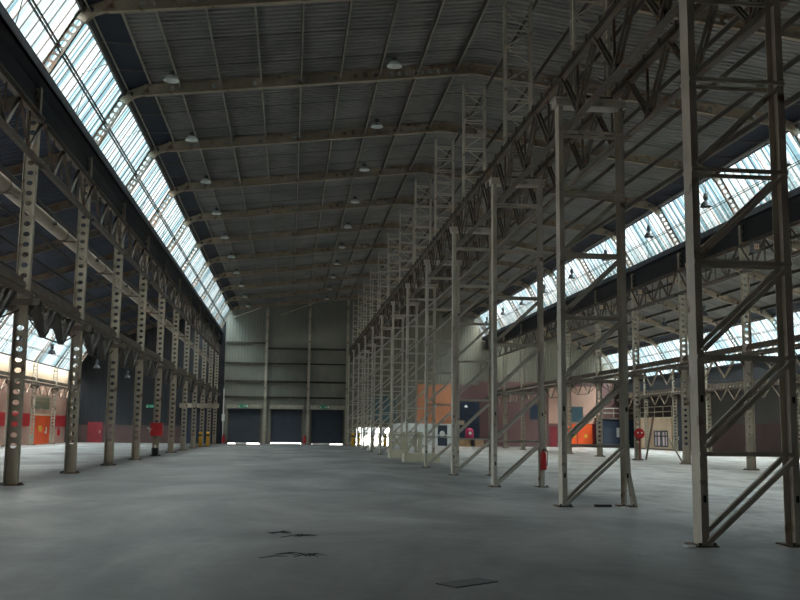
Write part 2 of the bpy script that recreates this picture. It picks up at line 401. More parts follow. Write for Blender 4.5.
# exit signs
def exit_sign(x, z, lab, y=YW - .36, w=.5):
    t = thing('exit_sign', lab, 'sign', (x, y, z))
    part('sign_box', MB().box(-w, w, -.1, 0, -.16, .16), M['green'], t)
    # pictogram: running figure and arrow
    g = MB()
    g.box(-.40, -.34, -.112, -.1, .04, .10); g.bar((-.37, -.106, .06), (-.42, -.106, -.06), .05, .012); g.bar((-.42, -.106, -.05), (-.34, -.106, -.12), .035, .012)
    g.bar((-.42, -.106, -.05), (-.49, -.106, -.1), .035, .012); g.bar((-.38, -.106, .02), (-.29, -.106, -.03), .03, .012)
    part('running_figure', g, M['white'], t, 'white running figure')
    part('arrow', MB().prism([(-.1, -.025), (.14, -.025), (.14, -.08), (.24, 0), (.14, .08), (.14, .025), (-.1, .025)], 'y', -.112, -.1), M['white'], t, 'white arrow')
    part('doorway_symbol', MB().box(.3, .44, -.112, -.1, -.12, .12), M['white'], t, 'white doorway')
exit_sign(-5.3, 4.12, 'green exit sign above the leftmost of the three roller doors')
exit_sign(4.0, 4.12, 'green exit sign above the rightmost of the three roller doors')
exit_sign(-15.7, 3.95, 'green exit sign on the dark end wall left of the nave', y=YW - .02)

# left part of the end wall: dark cladding with a roller door behind the columns
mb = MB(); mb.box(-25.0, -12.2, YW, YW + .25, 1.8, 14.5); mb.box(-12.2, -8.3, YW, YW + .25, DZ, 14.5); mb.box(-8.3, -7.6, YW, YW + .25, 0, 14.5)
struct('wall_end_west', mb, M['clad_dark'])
struct('trim_1', MB().box(-25.0, -12.2, YW - .02, YW + .25, 0, 1.8), M['dado'])
d = MB()
for j in range(30):
    za, zb = DZ * j / 30, DZ * (j + 1) / 30
    d.prism([(YW + .08, za), (YW + .055, (za + zb) / 2), (YW + .08, zb), (YW + .1, zb), (YW + .1, za)], 'x', -12.2, -8.3)
o = struct('door_4', d, M['navy']); struct('roller_box', MB().box(-12.5, -8.1, YW - .4, YW, DZ, DZ + .5), M['cream'], parent=o)
o = struct('door_5', MB().box(-22.6, -21.0, YW - .1, YW - .03, 0, 2.1), M['darkred']); struct('handle', MB().box(-21.3, -21.2, YW - .16, YW - .1, .95, 1.2), M['alu'], parent=o)

# left side wall
o = struct('wall_west', MB().box(-22.27, -22.02, -8.3, 100.4, 0, 5.3), M['brick_pink'])
struct('wall_west_upper', MB().box(-22.27, -22.02, -8.3, 100.4, 5.3, 7.0), M['creamwall'])
struct('wall_west_dark', MB().box(-22.27, -22.02, 100.4, YW + .25, 0, 7.0), M['clad_darkY'])
struct('trim_2', MB().box(-22.04, -21.98, -8.3, 86.9, 1.55, 2.6).box(-22.04, -21.98, 94.1, 100.4, 1.55, 2.6), M['red'])
d = struct('door_6', MB().box(-22, -21.92, 87.4, 93.6, 0, 2.5), M['orange'])
struct('door_track', MB().box(-22.02, -21.87, 86.9, 94.1, 2.5, 2.66), M['beige'], parent=d)
struct('door_sign', MB().box(-21.92, -21.905, 89.6, 90.7, 1.1, 1.6), M['yellow'], parent=d)
struct('door_handle', MB().box(-21.92, -21.88, 92.2, 92.5, .9, 1.5).box(-21.92, -21.88, 91.8, 92.2, .95, 1.1), M['white'], parent=d)
w = struct('window_90', MB().box(-22, -21.96, 87.6, 93.4, 3.05, 4.2), M['obscure'])
g = MB()
for y_ in (87.6, 90.3, 90.7, 93.4): g.box(-21.98, -21.92, y_ - .06, y_ + .06, 3.05, 4.2)
for z_ in (3.05, 3.4, 3.8, 4.2): g.box(-21.98, -21.92, 87.6, 93.4, z_ - .05, z_ + .05)
struct('window_frame', g, M['cream'], parent=w)

# right side wall, low and dark, with the ledge under the side glazing
struct('wall_east', MB().box(36.6, 36.85, -8.3, YW + .2, 2.4, 7.0), M['clad_darkY'])
struct('trim_3', MB().box(36.58, 36.85, -8.3, YW + .2, 0, 2.4), M['dado'])
struct('ceiling_ledge_east', MB().box(34.5, 36.9, -8.3, YW + .2, 6.95, 7.05), M['fascia'])
struct('trim_4', MB().box(34.62, 34.75, -8.3, YW, 5.7, 7.0), M['fascia'])

# end wall of the bays to the right of the towers
mb = MB()
mb.box(7.3, 7.75, YW, YW + .25, 0, 7); mb.box(7.75, 11.85, YW, YW + .25, 1.95, 7); mb.box(11.85, 14.75, YW, YW + .25, 2.4, 7)
mb.box(7.3, 22.3, YW, YW + .25, 7, 7.6)
struct('wall_end_middle', mb, M['clad_grey'])
struct('wall_end_brick', MB().box(14.75, 19.6, YW - .02, YW + .25, 2.35, 7.0), M['brick_orange'])
struct('trim_5', MB().box(11.85, 17.15, YW - .04, YW + .25, 0, 2.38).box(18.6, 19.6, YW - .04, YW + .25, 0, 2.38).box(17.15, 18.6, YW - .04, YW + .25, 2.3, 2.38), M['white'])
struct('wall_end_panel', MB().box(19.6, 22.3, YW - .03, YW + .25, 0, 5.0), M['navy'])
struct('wall_end_panel_upper', MB().box(19.6, 22.3, YW - .01, YW + .25, 5.0, 7.0), M['brick_purple'])
YE = YW
SQ_B = set(bpy.data.objects)
mb = MB(); mb.box(20.6, 38.2, YE, YE + .25, 0, 7.0)
struct('wall_end_east', mb, M['brick_purple'])
struct('wall_end_east_pink', MB().box(28.4, 34.2, YE - .04, YE + .0, 2.5, 6.6), M['brick_pinkx'])
# daylight opening with strip curtain
w = struct('door_7', MB().box(7.75, 11.85, YW + .1, YW + .12, 1.85, 1.95), M['cream'])
for i in range(11):
    x = 7.8 + i * .37
    if i in (2, 5, 8): continue
    struct('curtain_strip', MB().box(x, x + .31, YW + .1, YW + .106, .0, 1.87), M['strip'], parent=w)
for x in (8.65, 9.75, 10.9): struct('curtain_post', MB().box(x - .06, x + .06, YW + .02, YW + .12, 0, 1.95), M['dark'], parent=w)
# teal translucent panel above
w = struct('window_91', MB().box(9.2, 12.4, YW - .03, YW - .01, 2.4, 5.6), mat('teal_panel', (.10, .15, .16), .5, var=.15)); 
struct('window_frame', MB().box(9.1, 9.2, YW - .06, YW - .005, 2.3, 5.7).box(12.4, 12.5, YW - .06, YW - .005, 2.3, 5.7).box(9.1, 12.5, YW - .06, YW - .005, 5.6, 5.7).box(9.1, 12.5, YW - .06, YW - .005, 2.3, 2.4), M['cream'], parent=w)
# glazed door in the white band
d = struct('door_8', MB().box(17.25, 18.5, YW + .02, YW + .06, 0, 2.3), M['slate'])
struct('door_frame', MB().box(17.15, 17.3, YW - .06, YW + .02, 0, 2.3).box(18.45, 18.6, YW - .06, YW + .02, 0, 2.3).box(17.3, 18.45, YW - .06, YW + .02, 1.05, 1.15).box(17.3, 18.45, YW - .06, YW + .02, 2.2, 2.3), M['white'], parent=d)
struct('door_sign', MB().prism([(17.85 + .32 * math.cos(a), 1.25 + .32 * math.sin(a)) for a in [i * math.pi / 8 for i in range(16)]], 'y', YW - .01, YW + .02), M['white'], parent=d)
# red sliding door and blue window
d = struct('door_9', MB().box(29.9, 33.3, YE - .12, YE - .05, 0, 2.45), M['orange'])
struct('door_edge', MB().box(31.55, 31.65, YE - .15, YE - .12, 0, 2.45), M['darkred'], parent=d)
struct('door_sign', MB().box(30.9, 31.45, YE - .135, YE - .12, 1.0, 1.55).box(32.4, 32.7, YE - .135, YE - .12, 1.0, 1.35), M['yellow'], parent=d)
d = struct('door_10', MB().box(28.5, 29.3, YE - .1, YE - .05, 0, 2.2), M['darkred'])
struct('trim_6', MB().box(33.3, 34.8, YE - .06, YE + .0, 0, 2.5), M['darkred'])
w = struct('window_92', MB().box(30.8, 32.2, YE - .08, YE - .05, 2.75, 4.3), mat('teal_glass', (.05, .085, .10), .25))
struct('window_frame', MB().box(30.7, 30.8, YE - .1, YE - .04, 2.65, 4.4).box(32.2, 32.3, YE - .1, YE - .04, 2.65, 4.4).box(30.8, 32.2, YE - .1, YE - .04, 4.3, 4.4).box(30.8, 32.2, YE - .1, YE - .04, 2.65, 2.75), M['girder'], parent=w)
w = struct('window_93', MB().box(26.3, 27.6, YE - .05, YE - .02, 2.9, 4.5), M['navy'])
struct('window_frame', MB().box(26.2, 26.3, YE - .08, YE - .02, 2.8, 4.6).box(27.6, 27.7, YE - .08, YE - .02, 2.8, 4.6).box(26.3, 27.6, YE - .08, YE - .02, 4.5, 4.6).box(26.3, 27.6, YE - .08, YE - .02, 2.8, 2.9), M['girder'], parent=w)

SQ_C = set(bpy.data.objects)
A_ = {o for o in SQ_B - SQ_A}; B_ = {o for o in SQ_C - SQ_B}
late = {o for o in B_ if o.name.startswith(('door_7', 'door_8', 'curtain', 'window_91')) or (o.parent and o.parent.name in ('door_7', 'door_8', 'window_91'))}
side = {o for o in A_ if any(q.name.startswith(('wall_west', 'wall_east', 'trim_2', 'trim_3', 'trim_4', 'ceiling_ledge', 'door_6', 'window_90')) for q in (o, o.parent) if q)}
squeeze((A_ - side) | late, YW / 114.4); squeeze(B_ - late, YW / 106)
# upper end walls follow the roof line
struct('wall_end_gable', MB().prism([(-8.6, 3.57), (-8.6, 11), (-7.3, 11.5), (-6.3, 13.9), (XM, 15.62), (XM, 3.57)], 'y', YW + .01, YW + .26), M['clad'])
struct('wall_end_gable_east', MB().prism([(XM, 6.4), (XM, 15.62), (19.3, 13.9), (20.4, 11.5), (21.7, 11.5), (21.7, 6.4)], 'y', YW + .012, YW + .262), M['clad_grey'])
struct('wall_end_gable_aisle', MB().prism([(20.9, 6.3), (20.9, 11.3), (22, 13.8), (32.7, 10.2), (36.8, 7.0), (36.8, 6.3)], 'y', YW + .014, YW + .264), M['clad_grey'])
# ------------------------------------------------------------------ roofs
GO = .24  # glazing lies outside the ribs by this much
NV = [(XL, 11.27), (XL + 1.33, 13.46), (XM, 15.0), (XR - 1.33, 13.46), (XR, 11.27)]
HB_R = [(XR, 11.27), (XR + 1.33, 13.29), (XOR - 1.75, 9.56), (XOR, 6.9)]
HB_L = [(XOL, 6.9), (XOL + 1.75, 9.56), (XL - 1.33, 13.29), (XL, 11.27)]
def off(p, q, d):
    dx, dz = q[0] - p[0], q[1] - p[1]; l = math.hypot(dx, dz); n = (-dz / l * d, dx / l * d)
    return (p[0] + n[0], p[1] + n[1]), (q[0] + n[0], q[1] + n[1])
Y0, Y1 = Y(K0) - .2, YW + .2
def roof_sheet(name, p, q, y0, y1, m, pitch=.30):
    """profiled steel sheet with ribs running down the slope"""
    n = int((y1 - y0) / pitch); vs = []; fs = []
    dx, dz = q[0] - p[0], q[1] - p[1]; l = math.hypot(dx, dz); nx, nz = -dz / l, dx / l
    for i in range(n):
        b = y0 + (y1 - y0) * i / n; s = (y1 - y0) / n
        for dy, h in ((0, 0), (.5, 0), (.6, .055), (.9, .055)):
            for e in (p, q): vs.append((e[0] + nx * h, b + dy * s, e[1] + nz * h))
    for i in range(len(vs) // 2 - 1): fs.append((2 * i, 2 * i + 1, 2 * i + 3, 2 * i + 2))
    b = MB(); b.add(vs, fs)
    # outer skin so that the roof has thickness and is light-tight
    o1 = [(e[0] + nx * .09, y, e[1] + nz * .09) for y in (y0, y1) for e in (p, q)]
    b.add(o1, [(0, 1, 3, 2)])
    return struct(name, b, m)
RO = .44
def inset(p, q, a, b):
    """move the two ends of p-q along it by a and b metres"""
    dx, dz = q[0] - p[0], q[1] - p[1]; l = math.hypot(dx, dz)
    return (p[0] + dx / l * a, p[1] + dz / l * a), (q[0] - dx / l * b, q[1] - dz / l * b)
SOF = .85
slopes = []
def slope(nm, p, q, soff_a, soff_b):
    """p->q left to right; sheets on top of the rafters, dark blue strip next to the glazing"""
    P_, Q_ = off(p, q, RO)
    a, b = inset(P_, Q_, SOF if soff_a else -.1, SOF if soff_b else -.1)
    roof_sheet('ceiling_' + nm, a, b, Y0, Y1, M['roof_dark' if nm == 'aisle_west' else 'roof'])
    for k, (e, sgn) in enumerate(((P_, 1), (Q_, -1))):
        if (soff_a, soff_b)[k]:
            u = inset(P_, Q_, SOF, SOF)[k]
            z = inset(P_, Q_, -.12, -.12)[k]
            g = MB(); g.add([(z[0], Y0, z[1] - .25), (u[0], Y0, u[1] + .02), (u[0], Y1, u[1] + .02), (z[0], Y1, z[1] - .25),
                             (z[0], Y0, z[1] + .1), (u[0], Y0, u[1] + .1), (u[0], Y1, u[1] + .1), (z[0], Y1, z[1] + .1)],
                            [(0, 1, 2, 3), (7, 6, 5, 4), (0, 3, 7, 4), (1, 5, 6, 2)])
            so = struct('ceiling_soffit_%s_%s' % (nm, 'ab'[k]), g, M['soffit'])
            g = MB(); yy = Y(0)
            while yy < YW - 1:
                g.tube([(z[0] * .97 + u[0] * .03, yy, z[1] - .30), (u[0], yy + 1.0, u[1] - .06)], .022, 6); yy += P / 3
            struct('stay_rods', g, M['girder'], parent=so)
            g = MB(); xm, zm = z[0] * .8 + u[0] * .2, (z[1] - .25) * .8 + u[1] * .2
            g.box(xm - .02, xm + .02, Y(0), YW - .5, zm - .12, zm - .07); g.box(u[0] - .03, u[0] + .03, Y(0), YW - .5, u[1] - .1, u[1] - .02)
            struct('edge_angle', g, M['purlin'], parent=so)
    return P_, Q_
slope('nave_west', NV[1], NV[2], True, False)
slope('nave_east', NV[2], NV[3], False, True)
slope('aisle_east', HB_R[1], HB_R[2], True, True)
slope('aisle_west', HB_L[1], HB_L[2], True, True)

# purlins: long channels on top of the rafters, one thing each
def purlins(p, q, nm, gap0=1.86, step=1.47, ye=None):
    ye = ye or Y1 - .5
    dx, dz = q[0] - p[0], q[1] - p[1]; l = math.hypot(dx, dz); ux, uz = dx / l, dz / l; nx, nz = -uz, ux
    n = int((l - gap0 - .4) / step) + 1
    for i in range(n):
        s_ = gap0 + i * step; x, z = p[0] + ux * s_, p[1] + uz * s_
        b = MB(); c = lambda a, h: (x + ux * a + nx * h, z + uz * a + nz * h)
        b.prism([c(-.012, .21), c(.012, .21), c(.012, .43), c(-.012, .43)], 'y', Y0 + .1, ye)
        t = thing('roof_purlin', 'brown steel purlin along %s, %s from its %s edge' % (nm[0], ORD[i + 1], nm[1]), 'purlin', (0, 0, 0), 0, 'purlins under the ' + nm[0])
        part('web', b, M['dark'], t)  # web coloured dark for its shade, facing away from the light
        b = MB(); b.prism([c(-.012, .2), c(.045, .2), c(.045, .222), c(-.012, .222)], 'y', Y0 + .1, ye)
        part('flange', b, M['purlin'], t)
purlins(NV[1], NV[2], ('west nave roof slope', 'glazed'))
purlins(NV[3], NV[2], ('east nave roof slope', 'glazed'))
purlins(HB_R[1], HB_R[2], ('east aisle roof', 'upper'), ye=YW - .3)
purlins(HB_L[2], HB_L[1], ('west aisle roof', 'upper'))

# rafters: pierced ribs along the glazing bend over into pierced roof beams
def arc_path(a, b, c, r, n=6):
    """polyline a-b-c with the corner at b rounded over distance r"""
    def toward(p, q, d):
        l = math.dist(p, q); return (p[0] + (q[0] - p[0]) * d / l, p[1] + (q[1] - p[1]) * d / l)
    s, e = toward(b, a, r), toward(b, c, r); out = []
    for i in range(n + 1):
        t = i / n; out.append(tuple((1 - t) ** 2 * s[k] + 2 * t * (1 - t) * b[k] + t * t * e[k] for k in (0, 1)))
    return out
def lower(p, d): return (p[0], p[1] + d)
def frame_parts(t, pts, rib_first, rib_last, bm='beam'):
    """pts left to right. ribs have dense round holes, rafters sparse pairs"""
    n = len(pts)
    segs = []
    def dense(s): return True
    BW = .40
    i0, i1 = 0, n - 1
    path_pts = list(pts)
    if rib_first:
        arc = arc_path(pts[0], lower(pts[1], .2), lower(pts[2], .2), .45)
        rib = [inset(pts[0], pts[1], .05, 0)[0], arc[0]]
        part('glazing_rib', MB().web(rib, .32, .016, .24, dense, .19, .2).sweep(rib, .16, .12, .016).sweep(rib, -.16, .12, .016), M['girder'], t)
        raf = arc + [lower(pts[2], .2)]; i0 = 2
    else: raf = [lower(pts[0], .2)]; i0 = 0
    if n == 5: tail = None
    if rib_last:
        m_ = n - 2
        arc = arc_path(pts[-1], lower(pts[m_], .2), lower(pts[m_ - 1], .2), .45)
        rib2 = [arc[0], inset(pts[-1], pts[-2], .05, 0)[0]]
        arc2 = arc[::-1]
    L = MB(); top = None
    def rafter(path, ridge_at_end):
        S = sum(math.dist(a, b) for a, b in zip(path, path[1:]))
        def h(s):
            d = (S - s) if ridge_at_end else s
            pair = int(s / .3) % 5 == 1 or (int(s / .3) % 5 == 2 and int(s / 1.5) % 3 == 1)
            if ridge_at_end is None: return pair
            if d < 3.4: return d > .5
            return pair
        part('beam', MB().web(path, BW, .016, .3, h, .18, .18).sweep(path, BW / 2, .18, .02).sweep(path, -BW / 2, .18, .02), M[bm], t)
    if n == 5:
        rafter(raf, True); rafter([lower(pts[2], .2)] + arc2, False)
        part('ridge_plate', MB().box(pts[2][0] - .25, pts[2][0] + .25, -.03, .03, pts[2][1] - .05, pts[2][1] + .42), M['beam'], t)
    else:
        rafter(raf[:-1] + arc2 if rib_last else raf, None)
    part('glazing_rib', MB().web(rib2, .32, .016, .24, dense, .19, .2).sweep(rib2, .16, .12, .016).sweep(rib2, -.16, .12, .016), M['girder'], t)
def frames(name, pts, ks, what, grp):
    root = None
    for i, k in enumerate(ks):
        lab = 'brown pierced %s, %s from camera' % (what, ORD[i + 1])
        if root is None:
            root = thing('roof_rafter', lab, 'roof beam', (0, Y(k), 0), 0, grp); frame_parts(root, pts, True, True, 'girder' if name == 'west' else 'beam')  # darker steel colour puts in the dimness of the west aisle
        else: dup(root, (0, Y(k), 0), lab)
frames('nave', NV, range(1, 13), 'roof beam spanning the nave', 'roof beams of the nave')
frames('east', HB_R, range(2, 13), 'roof beam of the right aisle', 'roof beams of the right aisle')
frames('west', HB_L, range(2, 13), 'roof beam of the left aisle', 'roof beams of the left aisle')

# glazing: one window per bay and strip
WIN = 0
def glazing(p, q, ks, rails=2):
    """p = lower/outer, q; both (x,z); normal to the outside is left of p->q for west strips"""
    global WIN
    protos = None
    a, b = p, q
    for k in ks:
        WIN += 1
        if protos is None:
            g = MB(); dx, dz = b[0] - a[0], b[1] - a[1]; l = math.hypot(dx, dz); ux, uz = dx / l, dz / l
            nn = 30; vs = []
            g.add([(a[0], 0, a[1]), (b[0], 0, b[1]), (b[0], P, b[1]), (a[0], P, a[1])], [(0, 1, 2, 3)])
            o = struct('window_%d' % WIN, g, M['pane'], (0, Y(k), 0))
            nx, nz = -uz, ux
            if nz > 0: nx, nz = -nx, -nz          # towards the inside
            bars = MB()
            for j in range(13):
                y_ = P * j / 12
                bars.bar((a[0] + nx * .03, y_, a[1] + nz * .03), (b[0] + nx * .03, y_, b[1] + nz * .03), .04, .022, (0, 1, 0))
            c1 = struct('glazing_bar', bars, M['dark'], parent=o)
            rl = MB()
            for f in ((.5,) if rails == 2 else (.35, .7)):
                for d in (-.05, .05):
                    x, z = a[0] + (b[0] - a[0]) * f + ux * d + nx * .1, a[1] + (b[1] - a[1]) * f + uz * d + nz * .1
                    rl.bar((x, 0, z), (x, P, z), .035, .09, (nx, 0, nz))
            c2 = struct('glazing_rail', rl, M['dark'], parent=o)
            ties = MB()
            m = lambda f, d=.12: (a[0] + (b[0] - a[0]) * f + nx * d, a[1] + (b[1] - a[1]) * f + nz * d)
            for (y_a, f_a, y_b, f_b) in ((P * .33, .5, P * .55, .98), (P * .66, .02, P * .5, .5)):
                A, B = m(f_a), m(f_b); ties.tube([(A[0], y_a, A[1]), (B[0], y_b, B[1])], .014, 6)
            c3 = struct('tie_rod', ties, M['dark'], parent=o)
            ed = MB(); ed.bar((b[0] + nx * .06, 0, b[1] + nz * .06), (b[0] + nx * .06, P, b[1] + nz * .06), .1, .12, (nx, 0, nz))
            ed.bar((a[0] + nx * .05, 0, a[1] + nz * .05), (a[0] + nx * .05, P, a[1] + nz * .05), .1, .1, (nx, 0, nz))
            c4 = struct('glazing_edge', ed, M['dark'], parent=o)
            protos = (o, [c1, c2, c3, c4])
        else:
            o = protos[0].copy(); o.name = 'window_%d' % WIN; C.objects.link(o); o.location = (0, Y(k), 0)
            for c in protos[1]:
                d = c.copy(); C.objects.link(d); d.parent = o
        if k == 12: o.scale = (1, (YW - Y(12)) / P, 1)
KS = range(0, 13)
def gl(p, q, d): return off(p, q, d)
A, B = off(NV[0], NV[1], GO); glazing(A, B, KS)
A, B = off(NV[3], NV[4], GO); glazing(B, A, KS)
A, B = off(HB_R[0], HB_R[1], GO); glazing(A, B, range(0, 13))
A, B = off(HB_R[2], HB_R[3], GO); glazing(B, A, range(0, 13), 3)
A, B = off(HB_L[0], HB_L[1], GO); glazing(A, B, range(0, 12), 3)
A, B = off(HB_L[2], HB_L[3], GO); glazing(B, A, KS)

# unseen closed sheets added in place of near glazing to darken the foreground
def closed(nm, p, q, y0, y1):
    nrm = off(p, q, .06)
    struct('ceiling_closed_' + nm, MB().add([(e[0], y, e[1]) for y in (y0, y1) for e in (p, q)] + [(e[0], y, e[1]) for y in (y0, y1) for e in nrm], [(0, 1, 3, 2), (6, 7, 5, 4), (0, 2, 6, 4), (1, 5, 7, 3)]), M['fascia'])
for nm, p, q in (('a', NV[0], NV[1]), ('b', NV[3], NV[4]), ('c', HB_R[0], HB_R[1]), ('d', HB_R[2], HB_R[3]), ('e', HB_L[0], HB_L[1]), ('f', HB_L[2], HB_L[3])):
    A, B = off(p, q, GO); closed(nm, A, B, Y(K0) - .2, Y(0))
A, B = off(HB_L[0], HB_L[1], GO); closed('g', A, B, Y(12), YW)
# valley gutters and dark fascias under the glazing
for nm, x in (('west', XL), ('east', XR)):
    s = 1 if nm == 'west' else -1
    struct('trim_gutter_' + nm, MB().box(x - .42, x + .42, Y0, Y1 - .3, 11.16, 11.22).box(x - .42, x - .36, Y0, Y1 - .3, 11.16, 11.5).box(x + .36, x + .42, Y0, Y1 - .3, 11.16, 11.5), M['fascia'])
    struct('trim_fascia_' + nm, MB().box(x - .02, x + .02, Y0, Y1 - .3, 10.25, 11.16), M['fascia'])
# gable infills at the far end of the aisles
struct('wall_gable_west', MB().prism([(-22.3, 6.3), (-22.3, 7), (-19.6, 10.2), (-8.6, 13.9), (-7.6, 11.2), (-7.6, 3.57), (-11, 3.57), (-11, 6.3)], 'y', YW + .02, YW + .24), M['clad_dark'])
# unseen wall behind the camera, closed and dark to keep light off front faces
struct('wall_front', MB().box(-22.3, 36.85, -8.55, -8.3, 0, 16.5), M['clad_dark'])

# ------------------------------------------------------------------ columns
def column(label, loc, grp, h, cap, mirror=1):
    t = thing('lattice_column', label, 'column', loc, 0, grp)
    W = .34
    path = [(0, .03), (0, h)]
    def holes(s): return (s > .75) and not (cap - .55 < s < cap + .35)
    part('web', MB().web(path, W, .018, .29, holes, .15, .19), M['cream'], t)
    for sx in (-1, 1):
        part('flange', MB().box(sx * W / 2 - .012, sx * W / 2 + .012, -.1, .1, .03, h), M['cream'], t)
    part('base_plate', MB().box(-.3, .3, -.22, .22, 0, .03).box(-.27, -.21, -.15, -.09, .03, .07).box(.21, .27, -.15, -.09, .03, .07).box(-.27, -.21, .09, .15, .03, .07).box(.21, .27, .09, .15, .03, .07), M['girder'], t)
    # bracket that carries the crane girder
    if cap:
        b = MB()
        for sx in (-1, 1):
            b.prism([(sx * .17, cap - .45), (sx * .5, cap - .02), (sx * .17, cap - .02)] if sx > 0 else [(-.17, cap - .45), (-.17, cap - .02), (-.5, cap - .02)], 'y', -.02, .02)
        b.box(-.52, .52, -.16, .16, cap - .02, cap + .02)
        b.box(-.5, .5, -.15, -.12, cap - .16, cap); b.box(-.5, .5, .12, .15, cap - .16, cap)
        part('bracket', b, M['girder'], t)
    return t
def column_row(x, ks, h, cap, fmt, grp):
    r = None
    for i, k in enumerate(ks):
        lab = fmt % ORD[i + 1]
        if r is None: r = column(lab, (x, Y(k), 0), grp, h, cap)
        else: dup(r, (x, Y(k), 0), lab)
CAP = 5.05
column_row(XL, range(2, 13), 11.15, CAP, 'cream pierced steel column along the nave\'s left side, %s from the camera', 'columns of the left row')
column_row(XR, range(3, 13), 11.15, CAP, 'cream pierced steel column in the row beyond the towers, %s from the camera', 'columns of the right row')
column_row(XOR, range(6, 13), 6.85, CAP, 'cream pierced steel column before the dark side wall, %s from the camera', 'columns of the outer right row')
column_row(XOL, range(7, 13), 6.85, CAP, 'steel column before the brick side wall at far left, %s from the camera', 'columns of the outer left row')

# ------------------------------------------------------------------ crane girders on the columns
def crane_girder(label, loc, grp, deep):
    t = thing('crane_girder', label, 'crane girder', loc, 0, grp)
    # twin chords with plan bracing (walkway), V plates below with a thin bottom tie
    L0, L1 = .12, P - .12
    part('top_chord', MB().box(-.09, .09, L0, L1, .30, .46).box(-.03, .03, L0, L1, .46, .56), M['girder'], t)
    part('bottom_chord', MB().box(-.3, -.18, L0, L1, .02, .16).box(.18, .3, L0, L1, .02, .16), M['girder'], t)
    for i in range(11):
        y_ = .35 + i * .6
        b = MB(); b.bar((-.24, y_, .17), (.24, y_ + (.3 if i % 2 else .0), .17), .06, .02, (0, 0, 1))
        b.bar((-.2, y_ + .02, .17), (0, y_ + .1, .32), .05, .04)
        part('cross_strut', b, M['cream'], t)
    for i in range(3):
        a, m, c = P / 3 * (i + .5), P / 3 * (i + 1), P / 3 * (i + 1.5)
        if i < 2:
            for s0 in (a, c):
                g_ = MB(); hw, hn = (.15, .07) if deep else (.05, .04); wy = 1 if deep else .3; g_.add([(x_, y_, z_) for z_, yc, h_, ww in ((.1, s0, .2, hw), (-.86, m, .09, hn)) for x_, y_ in ((-ww, yc - h_ * wy), (ww, yc - h_ * wy), (ww, yc + h_ * wy), (-ww, yc + h_ * wy))], [(0, 1, 2, 3), (7, 6, 5, 4), (0, 4, 5, 1), (1, 5, 6, 2), (2, 6, 7, 3), (3, 7, 4, 0)])
                part('strut', g_, M['dark' if deep else 'beam'], t)  # paler colour outside the left row stands in for light on the struts
    part('bottom_tie', MB().tube([(0, .3, -.35), (0, P / 3, -.84), (0, 2 * P / 3, -.84), (0, P - .3, -.35)], .022, 6), M['dark'], t)
    return t
def girder_row(x, ks, fmt, grp):
    r = None
    for i, k in enumerate(ks):
        lab = fmt % ORD[i + 1]
        if r is None: r = crane_girder(lab, (x, Y(k), CAP + .03), grp, x == XL)
        else: dup(r, (x, Y(k), CAP + .03), lab)
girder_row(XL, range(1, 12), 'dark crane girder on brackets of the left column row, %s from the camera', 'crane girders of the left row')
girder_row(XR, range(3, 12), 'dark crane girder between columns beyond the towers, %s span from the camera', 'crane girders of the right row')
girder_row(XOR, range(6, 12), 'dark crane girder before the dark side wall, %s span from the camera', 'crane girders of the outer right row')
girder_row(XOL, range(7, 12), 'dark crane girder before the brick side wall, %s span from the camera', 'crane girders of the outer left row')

# valley trusses between the upper columns
def valley_truss(label, loc, grp):
    t = thing('valley_truss', label, 'truss', loc, 0, grp)
    part('top_chord', MB().box(-.07, .07, .2, P - .2, 1.18, 1.32).box(-.12, .12, .2, P - .2, 1.30, 1.33), M['truss'], t)
    part('bottom_chord', MB().box(-.07, .07, .2, P - .2, 0, .14), M['truss'], t)
    n = 6
    b = MB(); c = MB()
    for i in range(n):
        y0, y1 = .25 + (P - .5) * i / n, .25 + (P - .5) * (i + 1) / n
        p, q = ((0, y0, .1), (0, y1, 1.2)) if i % 2 else ((0, y0, 1.2), (0, y1, .1))
        part('diagonal', MB().angle(p, q, .08, .016, (1, 0, 0)), M['truss'], t)
        if i: part('vertical', MB().bar((0, y0, .1), (0, y0, 1.2), .05, .05, (1, 0, 0)), M['truss'], t)
    return t
def truss_row(x, ks, fmt, grp):
    r = None
    for i, k in enumerate(ks):
        lab = fmt % ORD[i + 1]
        if r is None: r = valley_truss(lab, (x, Y(k), 8.85), grp)
        else: dup(r, (x, Y(k), 8.85), lab)
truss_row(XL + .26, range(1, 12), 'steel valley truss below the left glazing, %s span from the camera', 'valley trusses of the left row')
truss_row(XR - .26, range(3, 12), 'steel valley truss below the right glazing, %s span from the camera', 'valley trusses of the right row')

